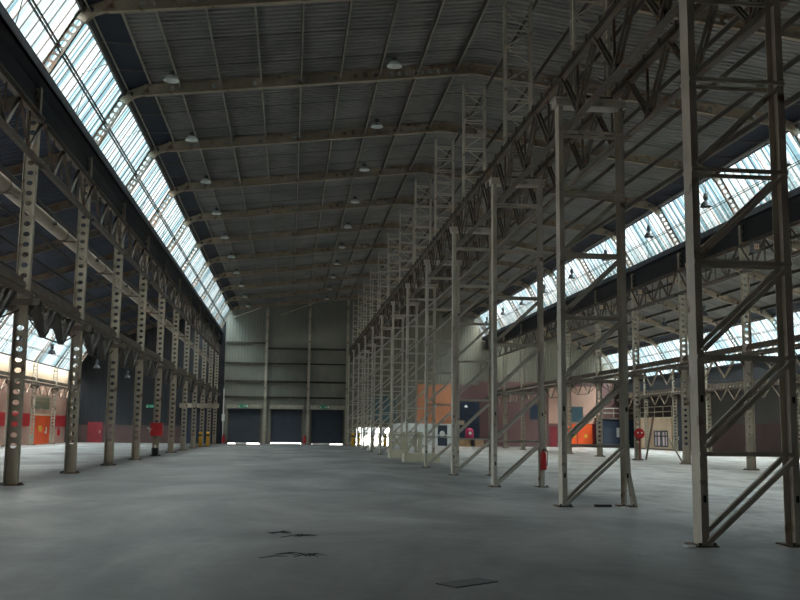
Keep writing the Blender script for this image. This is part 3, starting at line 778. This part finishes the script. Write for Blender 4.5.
# ------------------------------------------------------------------ towers
TD = .30                     # depth of the tower posts
PAN = 1.405
def tower(label, loc, grp):
    t = thing('steel_tower', label, 'tower', loc, 0, grp)
    H = 8.95
    for sx in (-1, 1):
        x = sx * .70
        b = MB()
        b.box(x - .055, x + .055, -TD / 2, -TD / 2 + .014, .02, H); b.box(x - .055, x + .055, TD / 2 - .014, TD / 2, .02, H)
        b.box(x - .055 if sx < 0 else x + .040, x - .040 if sx < 0 else x + .055, -TD / 2, TD / 2, .02, H)
        part('post', b, M['tower'], t)
        part('base_plate', MB().box(x - .16, x + .16, -.24, .24, 0, .022).box(x - .13, x - .09, -.22, -.18, .022, .06).box(x + .09, x + .13, -.22, -.18, .022, .06), M['girder'], t)
    for i in range(1, 7):
        z = i * PAN - .1
        b = MB()
        for y_ in (-TD / 2 - .02, TD / 2 + .02):
            b.box(-.755, .755, y_ - .010, y_ + .010, z - .03, z + .03); b.box(-.755, .755, y_ - .03, y_ + .03, z + .018, z + .03)
        part('crossbar', b, M['tower'], t)
        # gusset at the node
        b = MB()
        for y_ in (-TD / 2 - .035, TD / 2 + .035):
            z0 = z - PAN + .09 if i > 1 else .06
            b.angle((-.66, y_, z0), (.68, y_, z - .06), .065, .012, (0, 1, 0))
        part('brace', b, M['tower'], t)
    b = MB(); b.box(-.82, .82, -TD / 2 - .04, TD / 2 + .04, H, H + .16); b.box(-.86, .86, -TD / 2 - .08, TD / 2 + .08, H + .16, H + .18)
    part('cap_beam', b, M['tower'], t)
    bp = MB()
    for sx in (-1, 1):
        for z in (.62, 2.05): bp.box(sx * .70 - .02, sx * .70 + .02, -TD / 2 - .015, -TD / 2 - .0, z, z + .1)
    part('bolt_plate', bp, M['black'], t)
    return t
TX = 6.64
tw = None
for k in range(0, 13):
    lab = 'cream braced steel tower in the middle row, %s from the camera' % ORD[k + 1]
    if k == 1: continue
    if tw is None: tw = tower(lab, (TX, Y(k) + .28 + TD / 2, 0), 'towers of the middle row')
    else: dup(tw, (TX, Y(k) + .28 + TD / 2, 0), lab)
# second tower: same frame, its right leg torn and bent out at the foot
t2 = dup(tw, (TX, Y(1) + .28 + TD / 2, 0), 'cream braced steel tower second from the camera, right leg bent outwards at its foot')
for c in t2.children:
    if c.name.startswith('post') and sum(v.co.x for v in c.data.vertices) > 0:
        x = .70; b = MB()
        b.box(x - .055, x + .055, -TD / 2, -TD / 2 + .014, .9, 8.95); b.box(x - .055, x + .055, TD / 2 - .014, TD / 2, .02, 8.95); b.box(x + .04, x + .055, -TD / 2, TD / 2, .9, 8.95)
        b.bar((x - .02, -TD / 2, .92), (x - .05, -TD / 2, .0), .05, .014)
        b.prism([(x - .03, .95), (x + .055, 1.2), (x + .075, .7), (x + .22, .0), (x + .13, 0), (x + .01, .6)], 'y', -TD / 2 - .01, -TD / 2 + .01)
        b.bar((x + .047, 0, .95), (x + .17, .02, .0), .016, TD * .9, (0, 1, 0))
        me = bpy.data.meshes.new('bent_post'); me.from_pydata(b.v, [], b.f); me.materials.append(M['tower']); c.data = me
        c['label'] = 'post torn and splayed outwards at the foot'
# slender lattice masts that carry on from the tower heads to the ridge
def mast(label, loc, grp):
    t = thing('lattice_mast', label, 'mast', loc, 0, grp)
    z0, z1 = 0, 5.55
    for sx in (-1, 1):
        for sy in (-1, 1):
            part('post', MB().angle((sx * .40, sy * .14, z0), (sx * .40, sy * .14, z1), .07 * 1, .012, (0, -sy, 0)), M['tower'], t)
    n = 10
    for i in range(n):
        z = .25 + i * .545
        b = MB()
        for y_ in (-.16, .16):
            b.box(-.42, .42, y_ - .008, y_ + .008, z - .022, z + .022)
        for x_ in (-.42, .42): b.box(x_ - .008, x_ + .008, -.16, .16, z - .02, z + .02)
        part('crossbar', b, M['tower'], t)
        if i < n - 1:
            b = MB()
            sg = 1 if i % 2 else -1
            b.bar((-.4 * sg, -.16, z), (.4 * sg, -.16, z + .545), .035, .012)
            part('brace', b, M['tower'], t)
    part('foot', MB().box(-.46, .46, -.2, .2, -.06, 0), M['girder'], t)
    return t
ms = None
for k in range(0, 13):
    lab = 'slender lattice mast on tower row reaching the ridge, %s from the camera' % ORD[k + 1]
    loc = (TX + .05, Y(k) + .28 + TD / 2, 9.13 + .06)
    if ms is None: ms = mast(lab, loc, 'masts above the towers')
    else: dup(ms, loc, lab)
# deep crane girders along the tower row (two side by side)
def deep_girder(label, loc, grp):
    t = thing('deep_crane_girder', label, 'crane girder', loc, 0, grp)
    L0, L1 = .03, P - .03
    zb, zt = -.72, .62
    part('top_chord', MB().box(-.13, .13, L0, L1, zt - .02, zt + .02).box(-.02, .02, L0, L1, zt - .18, zt - .02).box(-.05, .05, L0, L1, zt + .02, zt + .12), M['girder'], t)
    part('bottom_chord', MB().box(-.075, .075, L0, L1, zb, zb + .02).box(-.015, .015, L0, L1, zb, zb + .11), M['girder'], t)
    for i in range(3):
        a, m, c = P / 3 * i, P / 3 * (i + .5), P / 3 * (i + 1)
        for s0 in (a + .08, c - .08):
            b = MB()
            for x_ in (-.045, .045): b.angle((x_, s0, zt - .1), (x_, m, zb + .1), .05, .012, (1, 0, 0))
            part('diagonal', b, M['girder'], t)
        part('vertical', MB().bar((0, m, zt - .1), (0, m, zb + .05), .05, .05, (1, 0, 0)), M['girder'], t)
        part('node_plate', MB().prism([(m - .2, zb + .02), (m + .2, zb + .02), (m + .12, zb + .28), (m - .12, zb + .28)], 'x', -.03, .03), M['dark'], t)
    for i in range(8):
        y_ = .45 + i * .9
        part('rail_clip', MB().box(-.15, .15, y_ - .06, y_ + .06, zt + .02, zt + .05).box(-.15, -.12, y_ - .03, y_ + .03, zt - .08, zt + .07), M['dark'], t)
    return t
dg = None
for side, dx in (('left', -.62), ('right', .95)):
    for k in range(0, 12):
        lab = 'deep brown crane girder on tower heads, %s rail, %s from camera' % (side, ORD[k + 1])
        loc = (TX + dx, Y(k) + .28 + TD / 2, 9.07)
        if dg is None: dg = deep_girder(lab, loc, 'crane girders on the towers')
        else: dup(dg, loc, lab)
# cream crash barriers round two tower feet
def barrier(label, loc, w):
    t = thing('tower_barrier', label, 'barrier', loc, 0)
    part('plinth', MB().box(-.05, w, -.5, .55, 0, .45), M['paleyellow'], t)
    b = MB()
    for x0 in (0.05,):
        x1 = x0 + .75
        for y_ in (-.45, .5):
            b.box(x0 - .05, x0 + .05, y_ - .05, y_ + .05, .45, 1.5); b.box(x1 - .05, x1 + .05, y_ - .05, y_ + .05, .45, 1.5)
            b.box(x0, x1, y_ - .04, y_ + .04, 1.42, 1.5)
            b.bar((x0, y_, .47), (x1, y_, 1.45), .07, .04); b.bar((x1, y_, .47), (x0, y_, 1.45), .07, .04)
    part('cross_frame', b, M['paleyellow'], t)
barrier('cream plinth and crossed frame guarding the sixth tower foot', (TX - .85, Y(5) + .1, 0), 1.75)
barrier('smaller cream plinth and crossed frame guarding the seventh tower foot', (TX - .85, Y(6) + .1, 0), 1.05)

# ------------------------------------------------------------------ pipe along the left row
t = thing('duct_pipe', 'long beige pipe running behind the left column row', 'pipe', (0, 0, 0))
part('pipe', MB().tube([(-8.15, 14, 8.3), (-8.15, YW - .3, 8.3)], .21, 18), M['pipe'], t)
for i in range(13):
    part('pipe_bracket', MB().box(-8.4, -7.66, Y(i + 1) - .04, Y(i + 1) + .04, 8.03, 8.08).tube([(-8.15, Y(i + 1) - .03, 8.3), (-8.15, Y(i + 1) + .03, 8.3)], .23, 18), M['girder'], t)
    for f in (.3, .7): part('nozzle', MB().lathe([(.0, .12), (.06, .12), (.08, 0), (.06, -.02), (0, -.02)], 8, (-7.9, Y(i + 1) + P * f, 8.22)), M['dark'], t)

# ------------------------------------------------------------------ lamps
def high_bay(label, loc, grp, drop):
    """bell lamp on a rod; origin at the fixing point"""
    t = thing('high_bay_lamp', label, 'lamp', loc, 0, grp)
    part('rod', MB().tube([(0, 0, 0), (0, 0, -drop)], .015, 6), M['lampdark'], t)
    part('ballast_housing', MB().lathe([(0, -drop + .02), (.1, -drop), (.11, -drop - (.26 if drop > 1 else .1)), (.07, -drop - (.3 if drop > 1 else .14)), (.06, -drop - (.36 if drop > 1 else .16))], 14), M['lampdark'], t)
    if drop < 1:
        part('reflector', MB().lathe([(.05, -.16), (.12, -.17), (.21, -.24), (.27, -.34), (.28, -.35), (.26, -.33), (.2, -.25), (.05, -.19)], 18), M['white'], t)
        part('bulb', MB().lathe([(0, -.19), (.05, -.21), (.07, -.28), (0, -.33)], 10), M['white'], t)
        return t
    part('reflector', MB().lathe([(.06, -drop - .34), (.12, -drop - .36), (.2, -drop - .46), (.25, -drop - .60), (.26, -drop - .62), (.24, -drop - .6), (.18, -drop - .47), (.05, -drop - .38)], 18), M['lampdark' if drop > 1 else 'alu'], t)
    part('bulb', MB().lathe([(.0, -drop - .38), (.05, -drop - .42), (.06, -drop - .52), (.03, -drop - .58), (0, -drop - .6)], 10), M['white'], t)
    return t
def zr(x):  # underside of nave rafter
    return 13.46 + (1.54 / 12.68) * (min(x, 2 * XM - x) - (XL + 1.33))
def lamp_row(x, ks, z, drop, fmt, grp, dy=-1.2):
    r = None
    for i, k in enumerate(ks):
        lab = fmt % ORD[i + 1]
        if r is None: r = high_bay(lab, (x, Y(k) + dy, z), grp, drop)
        else: dup(r, (x, Y(k) + dy, z), lab)
lamp_row(-4.45, range(2, 13), zr(-4.45) + .40, .02, 'silver bell lamp under the nave roof beside left glazing, %s from the camera', 'lamps beside the left glazing')
lamp_row(3.45, range(2, 13), zr(3.45) + .40, .02, 'silver bell lamp under the nave roof beside the masts, %s from the camera', 'lamps beside the masts')
lamp_row(18.8, range(3, 12), zr(18.8) + .1, 1.05, 'dark bell lamp hanging before the glazing beyond the towers, %s from the camera', 'lamps before the right glazing', -.05)
lamp_row(-14.8, range(5, 12), 11.55, 4.9, 'dark bell lamp on long rod in the left aisle, %s from the camera', 'lamps of the left aisle')
lamp_row(27.6, range(6, 12), 11.3, 1.2, 'dark bell lamp in the aisle beyond the towers, %s from the camera', 'lamps of the right aisle')
# floodlights on the right column row
fl = None
for i, k in enumerate(range(4, 10)):
    lab = 'small caged floodlight on the valley truss beyond the towers, %s from the camera' % ORD[i + 1]
    loc = (XR - .45, Y(k) - 2.0, 9.75)
    if fl is None:
        fl = thing('floodlight', lab, 'floodlight', loc, 0, 'floodlights on the right truss')
        part('bracket', MB().box(-.02, .25, -.03, .03, .2, .26).box(.2, .26, -.03, .03, -.2, .26), M['girder'], fl)
        part('housing', MB().box(-.15, .15, -.12, .16, -.2, .2).box(-.18, .18, -.15, -.12, .16, .23), M['lampdark'], fl)
        part('lens', MB().box(-.12, .12, -.14, -.12, -.15, .12), M['beige'], fl)
        g = MB()
        for x_ in (-.12, -.04, .04, .12): g.box(x_ - .008, x_ + .008, -.17, -.155, -.17, .17)
        for z_ in (-.15, 0, .15): g.box(-.14, .14, -.17, -.155, z_ - .008, z_ + .008)
        part('cage', g, M['girder'], fl)
    else: dup(fl, loc, lab)
# two wall lamps on the end wall
for x, lab in ((15.1, 'white wall lamp on the orange brick end wall'), (18.4, 'white wall lamp on the navy panel of the end wall')):
    t = thing('wall_lamp', lab, 'lamp', (x, YW - .04, 4.15))
    part('arm', MB().tube([(0, 0, .1), (0, -.3, .2), (0, -.45, .1)], .025, 8), M['lampdark'], t)
    part('shade', MB().lathe([(.02, .12), (.12, .08), (.2, -.1), (.22, -.12)], 14, (0, -.45, 0)), M['white'], t)
    part('bulb', MB().lathe([(0, .05), (.09, .0), (.1, -.12), (0, -.2)], 10, (0, -.45, 0)), M['white'], t)

# wind braces at the end of the roof
for (a, b, lab) in (((-6.0, 13.6), (-3.0, 14.0), 'pale diagonal wind brace at the end wall near left glazing'), ((-1.3, 13.9), (2.2, 14.6), 'pale diagonal wind brace at the end wall, middle panel')):
    solo('wind_brace', MB().tube([(a[0], YW - .3, a[1] - .6), (b[0], YW - 5.5, b[1] - .55)], .05, 8), M['cream'], lab, 'brace')

# ------------------------------------------------------------------ things on the floor and columns
def hose_reel(label, loc):
    t = thing('fire_hose_reel', label, 'hose reel', loc)
    rim = []
    def disc(y0, y1, r): return MB().prism([(r * math.cos(a), r * math.sin(a)) for a in [i * math.pi / 12 for i in range(24)]], 'y', y0, y1)
    part('front_disc', disc(-.22, -.2, .30), M['red'], t)
    part('back_disc', disc(-.06, -.04, .30), M['red'], t)
    part('hose', disc(-.2, -.06, .22), M['black'], t)
    part('hub', MB().prism([(.05 * math.cos(a), .05 * math.sin(a)) for a in [i * math.pi / 6 for i in range(12)]], 'y', -.25, -.22), M['darkred'], t)
    b = MB()
    for sx in (-1, 1): b.prism([(sx * .12 + .05 * math.cos(a), .05 + .05 * math.sin(a)) for a in [i * math.pi / 6 for i in range(12)]], 'y', -.228, -.22)
    part('sticker', b, M['white'], t)
    part('wall_bracket', MB().box(-.06, .06, -.04, .12, -.12, .12), M['girder'], t)
    part('supply_pipe', MB().tube([(.05, -.02, -.1), (.05, -.02, -loc[2] + .03)], .025, 8), M['red'], t)
hose_reel('round red fire hose reel on a column beyond the towers', (XR + .02, Y(6) - .12, 1.55))
# red hose cabinet on the fifth left column
t = thing('hose_cabinet', 'red fire hose cabinet on the fifth left column', 'fire cabinet', (XL + .02, Y(6) - .12, 1.12))
part('body', MB().box(-.3, .36, -.26, 0, 0, .72), M['red'], t)
part('door', MB().box(-.27, .33, -.28, -.26, .03, .69), M['red'], t)
part('handle', MB().box(-.24, -.2, -.31, -.28, .3, .42), M['alu'], t)
part('signal_bell', MB().lathe([(0, .06), (.06, .05), (.08, 0), (0, 0)], 12, (-.42, -.12, .42)).box(-.46, -.3, -.14, -.08, .36, .42), M['white'], t)
part('label_plate', MB().box(-.36, -.3, -.24, -.06, .2, .34), M['white'], t)
t = thing('waste_bin', 'black bin standing at the foot of the fifth left column', 'bin', (XL + .03, Y(6) - .45, 0))
part('bin_body', MB().lathe([(0, 0), (.17, 0), (.2, .42), (.2, .46), (.17, .46), (.15, .05), (0, .05)], 16), M['black'], t)
part('white_knob', MB().lathe([(0, .62), (.05, .6), (.07, .54), (.05, .46), (.02, .44), (.02, .05)], 10), M['white'], t)
# pressure gauges pair left of the cabinet
def extinguisher(label, loc, s=1.0):
    t = thing('fire_extinguisher', label, 'fire extinguisher', loc)
    part('cylinder', MB().lathe([(0, 0), (.08 * s, 0), (.085 * s, .02 * s), (.085 * s, .40 * s), (.06 * s, .46 * s), (.025 * s, .48 * s), (0, .48 * s)], 16), M['red'], t)
    part('valve', MB().lathe([(.025 * s, .48 * s), (.03 * s, .53 * s), (0, .53 * s)], 10).box(-.02 * s, .09 * s, -.012, .012, .53 * s, .55 * s), M['black'], t)
    part('hose', MB().tube([(.02 * s, 0, .51 * s), (.1 * s, 0, .5 * s), (.115 * s, 0, .4 * s), (.1 * s, 0, .1 * s)], .012 * s, 8), M['black'], t)
    part('hanger', MB().box(-.03 * s, .03 * s, .07 * s, .13 * s, .2 * s, .46 * s), M['girder'], t)
    return t
extinguisher('red fire extinguisher hung on the right leg of the third tower', (7.36, Y(2) + .28, .5), 1.1)
extinguisher('red fire extinguisher beside the leftmost roller door', (-6.65, YW - .35, .1), 1.6)
extinguisher('red fire extinguisher between the middle and right roller doors', (1.58, YW - .35, .1), 1.6)
extinguisher('red fire extinguisher at the brick wall right of the orange door', (-21.9, 97.2, .7), 1.3)
# white down pipe with box in the far left corner
t = thing('rainwater_pipe', 'white vertical pipe with grey box beside the leftmost roller door', 'pipe', (-6.75, YW - .3, 0))
part('pipe', MB().tube([(0, 0, 0), (0, 0, 5.6)], .06, 10), M['white'], t)
part('junction_box', MB().box(-.14, .14, -.12, .1, 2.3, 3.0), M['white'], t)
# bollards
def bollard(label, loc, grp, h=1.25, m='yellow'):
    t = thing('bollard', label, 'bollard', loc, 0, grp)
    part('post', MB().lathe([(.0, 0), (.14, 0), (.14, h - .05), (.11, h), (0, h + .01)], 14), M[m], t)
    part('band', MB().lathe([(.143, h - .35), (.143, h - .2)], 14), M['black'], t)
    part('base_ring', MB().lathe([(.14, .05), (.18, .04), (.19, 0)], 14), M['girder'], t)
    return t
bl = None
for x, y_, lab in ((-7.95, 83.4, 'yellow bollard between the eighth and ninth left columns'),
                   (-7.36, 83.65, 'yellow bollard just right of the ninth left column'),
                   (-6.95, 86.2, 'yellow bollard nearest the roller doors on the left side'),
                   (5.95, 92.5, 'yellow bollard leftmost before the bright strip curtain'), (6.5, 92.5, 'yellow bollard second from left before the bright strip curtain'),
                   (7.95, 94, 'yellow bollard third from left before the bright strip curtain'), (8.6, 94, 'yellow bollard fourth from left before the bright strip curtain'),
                   (9.15, 94, 'yellow bollard fifth from left before the bright strip curtain'), (9.8, 96, 'yellow bollard rightmost before the bright strip curtain')):
    if bl is None: bl = bollard(lab, (x, y_, 0), 'yellow bollards')
    else: dup(bl, (x, y_, 0), lab)
# pallets, carton and red machine before the navy panel
t = thing('timber_pallet', 'raised timber pallet stand on the floor before the navy panel', 'pallet', (17.9, YW - 3.2, 0))
b = MB()
for i in range(6): b.box(-1.3, .5, -.6 + i * .22, -.45 + i * .22, .68, .74)
part('top_deck', b, M['wood'], t)
part('bearer', MB().box(-1.3, .5, -.6, -.5, .1, .68).box(-1.3, .5, .55, .65, .1, .3).box(-1.3, -1.15, -.6, .65, .1, .68).box(.35, .5, -.6, .65, .1, .68), M['wood'], t)
part('bottom_deck', MB().box(-1.3, .5, -.6, -.4, 0, .1).box(-1.3, .5, .45, .65, 0, .1), M['wood'], t)
t = thing('cardboard_box', 'plain brown carton on the floor beside the pallet', 'box', (19.2, YW - 3.2, 0))
part('body', MB().box(-.45, .45, -.4, .4, 0, .85), M['carton'], t)
part('tape', MB().box(-.04, .04, -.405, .405, .6, .856), M['beige'], t)
t = thing('red_machine', 'magenta machine cover on the pallet before the navy panel', 'machine', (18.3, YW - 3.0, .74))
part('cover', MB().lathe([(0, 1.15), (.25, 1.12), (.42, .9), (.45, .4), (.4, .12), (.38, 0), (0, 0)], 14), M['magenta'], t)
part('dial', MB().prism([(.16 * math.cos(a), .62 + .16 * math.sin(a)) for a in [i * math.pi / 6 for i in range(12)]], 'y', -.47, -.44), M['white'], t)
solo('notice_board', MB().box(-.3, .3, -.03, 0, 0, .45).box(-.26, .26, -.04, -.03, .05, .4), M['beige'], 'small beige notice on the navy panel above the pallet', 'notice', (18.0, YW - .03, 2.2))
# cabins before the right-hand wall
t = thing('beige_cabin', 'beige site cabin against the side wall behind the hose reel', 'cabin', (35.12, 87.7, 0))
part('walls', MB().box(0, 1.5, 0, 9.3, 0, 2.95), M['beige'], t)  # beige colour stands in for sunlight on the cabin face
part('roof_slab', MB().box(-.12, 1.55, -.1, 9.4, 2.95, 3.08), M['creamwall'], t)
w_ = part('window', MB().box(-.03, 0, .9, 4.2, .4, 1.7), M['alu'], t)  # bright metal colour stands in for light in the pane
g = MB()
for y_ in (.9, 1.5, 2.3, 2.6, 3.5, 4.2): g.box(-.07, -.03, y_ - .07, y_ + .07, .35, 1.75)
for z_ in (.35, 1.3, 1.75): g.box(-.07, -.03, .9, 4.2, z_ - .05, z_ + .05)
fr = g.build('window_frame', M['slate'], w_); KIDS.setdefault(w_.name, []).append(fr)
part('plinth', MB().box(-.04, 0, 0, 9.3, 0, .12), M['girder'], t)
t = thing('dark_cabin', 'dark navy cabin in the far corner left of the beige cabin', 'cabin', (32.5, 100.4, 0))
part('walls', MB().box(0, 3.9, 0, 1.8, 0, 2.95), M['navy'], t)
part('roof_deck', MB().box(-.1, 4.0, -.15, 1.85, 2.95, 3.1), M['girder'], t)
part('door', MB().box(.3, 1.2, -.05, 0, 0, 2.1), M['slate'], t)
part('window', MB().box(1.7, 2.6, -.04, 0, 1.1, 2.1), M['alu'], t)
t = thing('guard_railing', 'pale tubular guard railing on the cabin roofs', 'railing', (35.2, 0, 3.1))
for nm_, z_ in (('top_rail', 1.0), ('mid_rail', .5)): part(nm_, MB().tube([(0, 87.8, z_), (0, 100.5, z_), (-2.5, 100.5, z_)], .04, 8), M['cream'], t)
for x_, y_ in ((0, 87.8), (0, 89.9), (0, 92.1), (0, 94.4), (0, 96.8), (0, 100.5), (-1.25, 100.5), (-2.5, 100.5)): part('post', MB().tube([(x_, y_, -.02 if y_ < 97 else .0), (x_, y_, 1.02)], .04, 8), M['cream'], t)
t = thing('navy_cabinet', 'tall dark navy cabinet right of the beige cabin', 'cabinet', (35.15, 84.9, 0))
part('body', MB().box(0, 1.3, 0, 2.5, .08, 4.2), M['navy'], t)
part('door', MB().box(-.03, 0, .05, 1.22, .15, 4.1), M['slate'], t); part('door', MB().box(-.03, 0, 1.28, 2.45, .15, 4.1), M['slate'], t)
part('plinth', MB().box(.05, 1.25, .05, 2.45, 0, .08), M['dark'], t)
part('handle', MB().box(-.07, -.03, 1.12, 1.17, 1.0, 1.3).box(-.07, -.03, 1.33, 1.38, 1.0, 1.3), M['alu'], t)
solo('leaning_plank', MB().bar((0, 0, 0), (.75, .6, 2.6), .1, .06), M['girder'], 'dark plank leaning behind the column with the hose reel', 'plank', (XR + .6, Y(6) + .3, 0))
solo('leaning_prop', MB().tube([(0, 0, 0), (-.75, .1, 1.35)], .045, 8).box(-.12, .12, -.1, .1, 0, .03), M['cream'], 'pale prop leaning against the foot of a column right of cabin', 'prop', (XR - .25, Y(5) - .2, 0))
# loose bits on the floor
def plate(label, loc, rz, sx, sy):
    solo('steel_plate', MB().prism([(-sx, -sy * .3), (-sx * .3, -sy), (sx, sy * .2), (sx * .4, sy)], 'z', .004, .016), M['dark'], label, 'floor plate', loc, None)
solo('steel_plate', MB().prism([(1.57, 10.45), (1.74, 10.18), (2.26, 10.56), (2.09, 10.80)], 'z', 0.0, .012), mat('worn_plate', (.10, .10, .10), .6), 'dark flat steel plate lying on the floor near the camera', 'floor plate')
def debris(label, x, y, n, r, seed):
    rnd = random.Random(seed); b = MB()
    for i in range(n):
        a = rnd.uniform(-.5, .5); L_ = rnd.uniform(.06, .22); cx, cy = x + rnd.uniform(-r, r), y + rnd.uniform(-r, r) * .7
        p = [(cx - L_ * math.cos(a), cy - L_ * math.sin(a), .012), (cx, cy + rnd.uniform(-.04, .04), .03), (cx + L_ * math.cos(a), cy + L_ * math.sin(a), .012)]
        b.tube(p, [.004, .007, .003], 5)
    solo('floor_debris', b, M['black'], label, 'debris', None, None, 'stuff')
debris('dark scrap of torn strapping on the floor, farther left patch', -.22, 15.5, 5, .2, 1)
debris('dark scrap of torn strapping on the floor, farther right patch', .28, 15.05, 6, .2, 2)
debris('dark tangle of strapping on the floor nearest the camera', .12, 12.75, 9, .34, 3)
def litter(label, x, y, m, s=.12):
    rnd = random.Random(x); pts = [(x + s * math.cos(a) * rnd.uniform(.6, 1), y + s * math.sin(a) * rnd.uniform(.6, 1)) for a in [i * math.pi / 3 for i in range(6)]]
    solo('paper_scrap', MB().prism(pts, 'z', 0, .025), M[m], label, 'litter')
litter('white crumpled scrap at the foot of the nearest tower', 5.68, 13.62, 'white', .13)
litter('white scrap between the legs of the nearest tower', 6.15, 14.2, 'white', .1)
litter('white scrap beside the bent leg of the second tower', 7.15, 20.6, 'white', .12)
solo('floor_plank', MB().box(-.14, .22, -.06, .06, 0, .05), M['dark'], 'dark timber offcut beside the second tower\'s bent leg', 'offcut', (6.75, 20.9, 0))
litter('pale scrap on the floor before the dark side wall', 30.3, 58.0, 'white', .35)
litter('yellowish rag on the floor before the beige cabin', 32.0, 81.0, 'yellow', .25)

# ------------------------------------------------------------------ outside ground, sky
struct('ground', MB().box(-150, 150, -150, 260, -.5, -.22), mat('outside_ground', (.45, .43, .40), .9))
wd = bpy.data.worlds.new('World'); sc.world = wd; wd.use_nodes = True
nt = wd.node_tree; N = nt.nodes; L = nt.links
bg = N['Background']; tc = N.new('ShaderNodeTexCoord'); sp = N.new('ShaderNodeSeparateXYZ'); L.new(tc.outputs['Generated'], sp.inputs['Vector'])
r = N.new('ShaderNodeValToRGB'); e = r.color_ramp.elements
e[0].position = .0; e[0].color = (.84, .95, 1.0, 1); e[1].position = 1; e[1].color = (1, .92, .84, 1)
x = e.new(.5); x.color = (.84, .95, 1, 1)
L.new(sp.outputs['Z'], r.inputs['Fac'])
mr = N.new('ShaderNodeMapRange'); mr.inputs['From Min'].default_value = .5; mr.inputs['From Max'].default_value = .95; mr.inputs['To Min'].default_value = .31; mr.inputs['To Max'].default_value = 24
L.new(sp.outputs['Z'], mr.inputs['Value'])
ml = N.new('ShaderNodeMath'); ml.operation = 'MULTIPLY'; ml.inputs[1].default_value = 1.0; L.new(mr.outputs[0], ml.inputs[0])
L.new(r.outputs['Color'], bg.inputs['Color']); L.new(ml.outputs[0], bg.inputs['Strength'])

# ------------------------------------------------------------------ camera
cam = bpy.data.cameras.new('camera'); co = bpy.data.objects.new('camera', cam); C.objects.link(co)
cam.sensor_fit = 'HORIZONTAL'; cam.sensor_width = 36; cam.lens = 976.46 / 800 * 36; cam.clip_end = 500; cam.clip_start = .05
right = Vector((0.993678, -0.111682, 0.011409)); up = Vector((-0.025971, -0.12982, 0.991197)); fwd = Vector((0.109218, 0.985228, 0.1319))
R_ = Matrix((right, up, -fwd)).transposed().to_4x4(); R_.translation = (0, 0, 1.6); co.matrix_world = R_
sc.camera = co
sc.view_settings.view_transform = 'Standard'; sc.view_settings.look = 'None'; sc.view_settings.gamma = 1; sc.view_settings.use_curve_mapping = False
sc.view_settings.exposure = 1.4
sc.cycles.use_denoising = True
sc.cycles.max_bounces = 10; sc.cycles.diffuse_bounces = 6; sc.cycles.transparent_max_bounces = 24
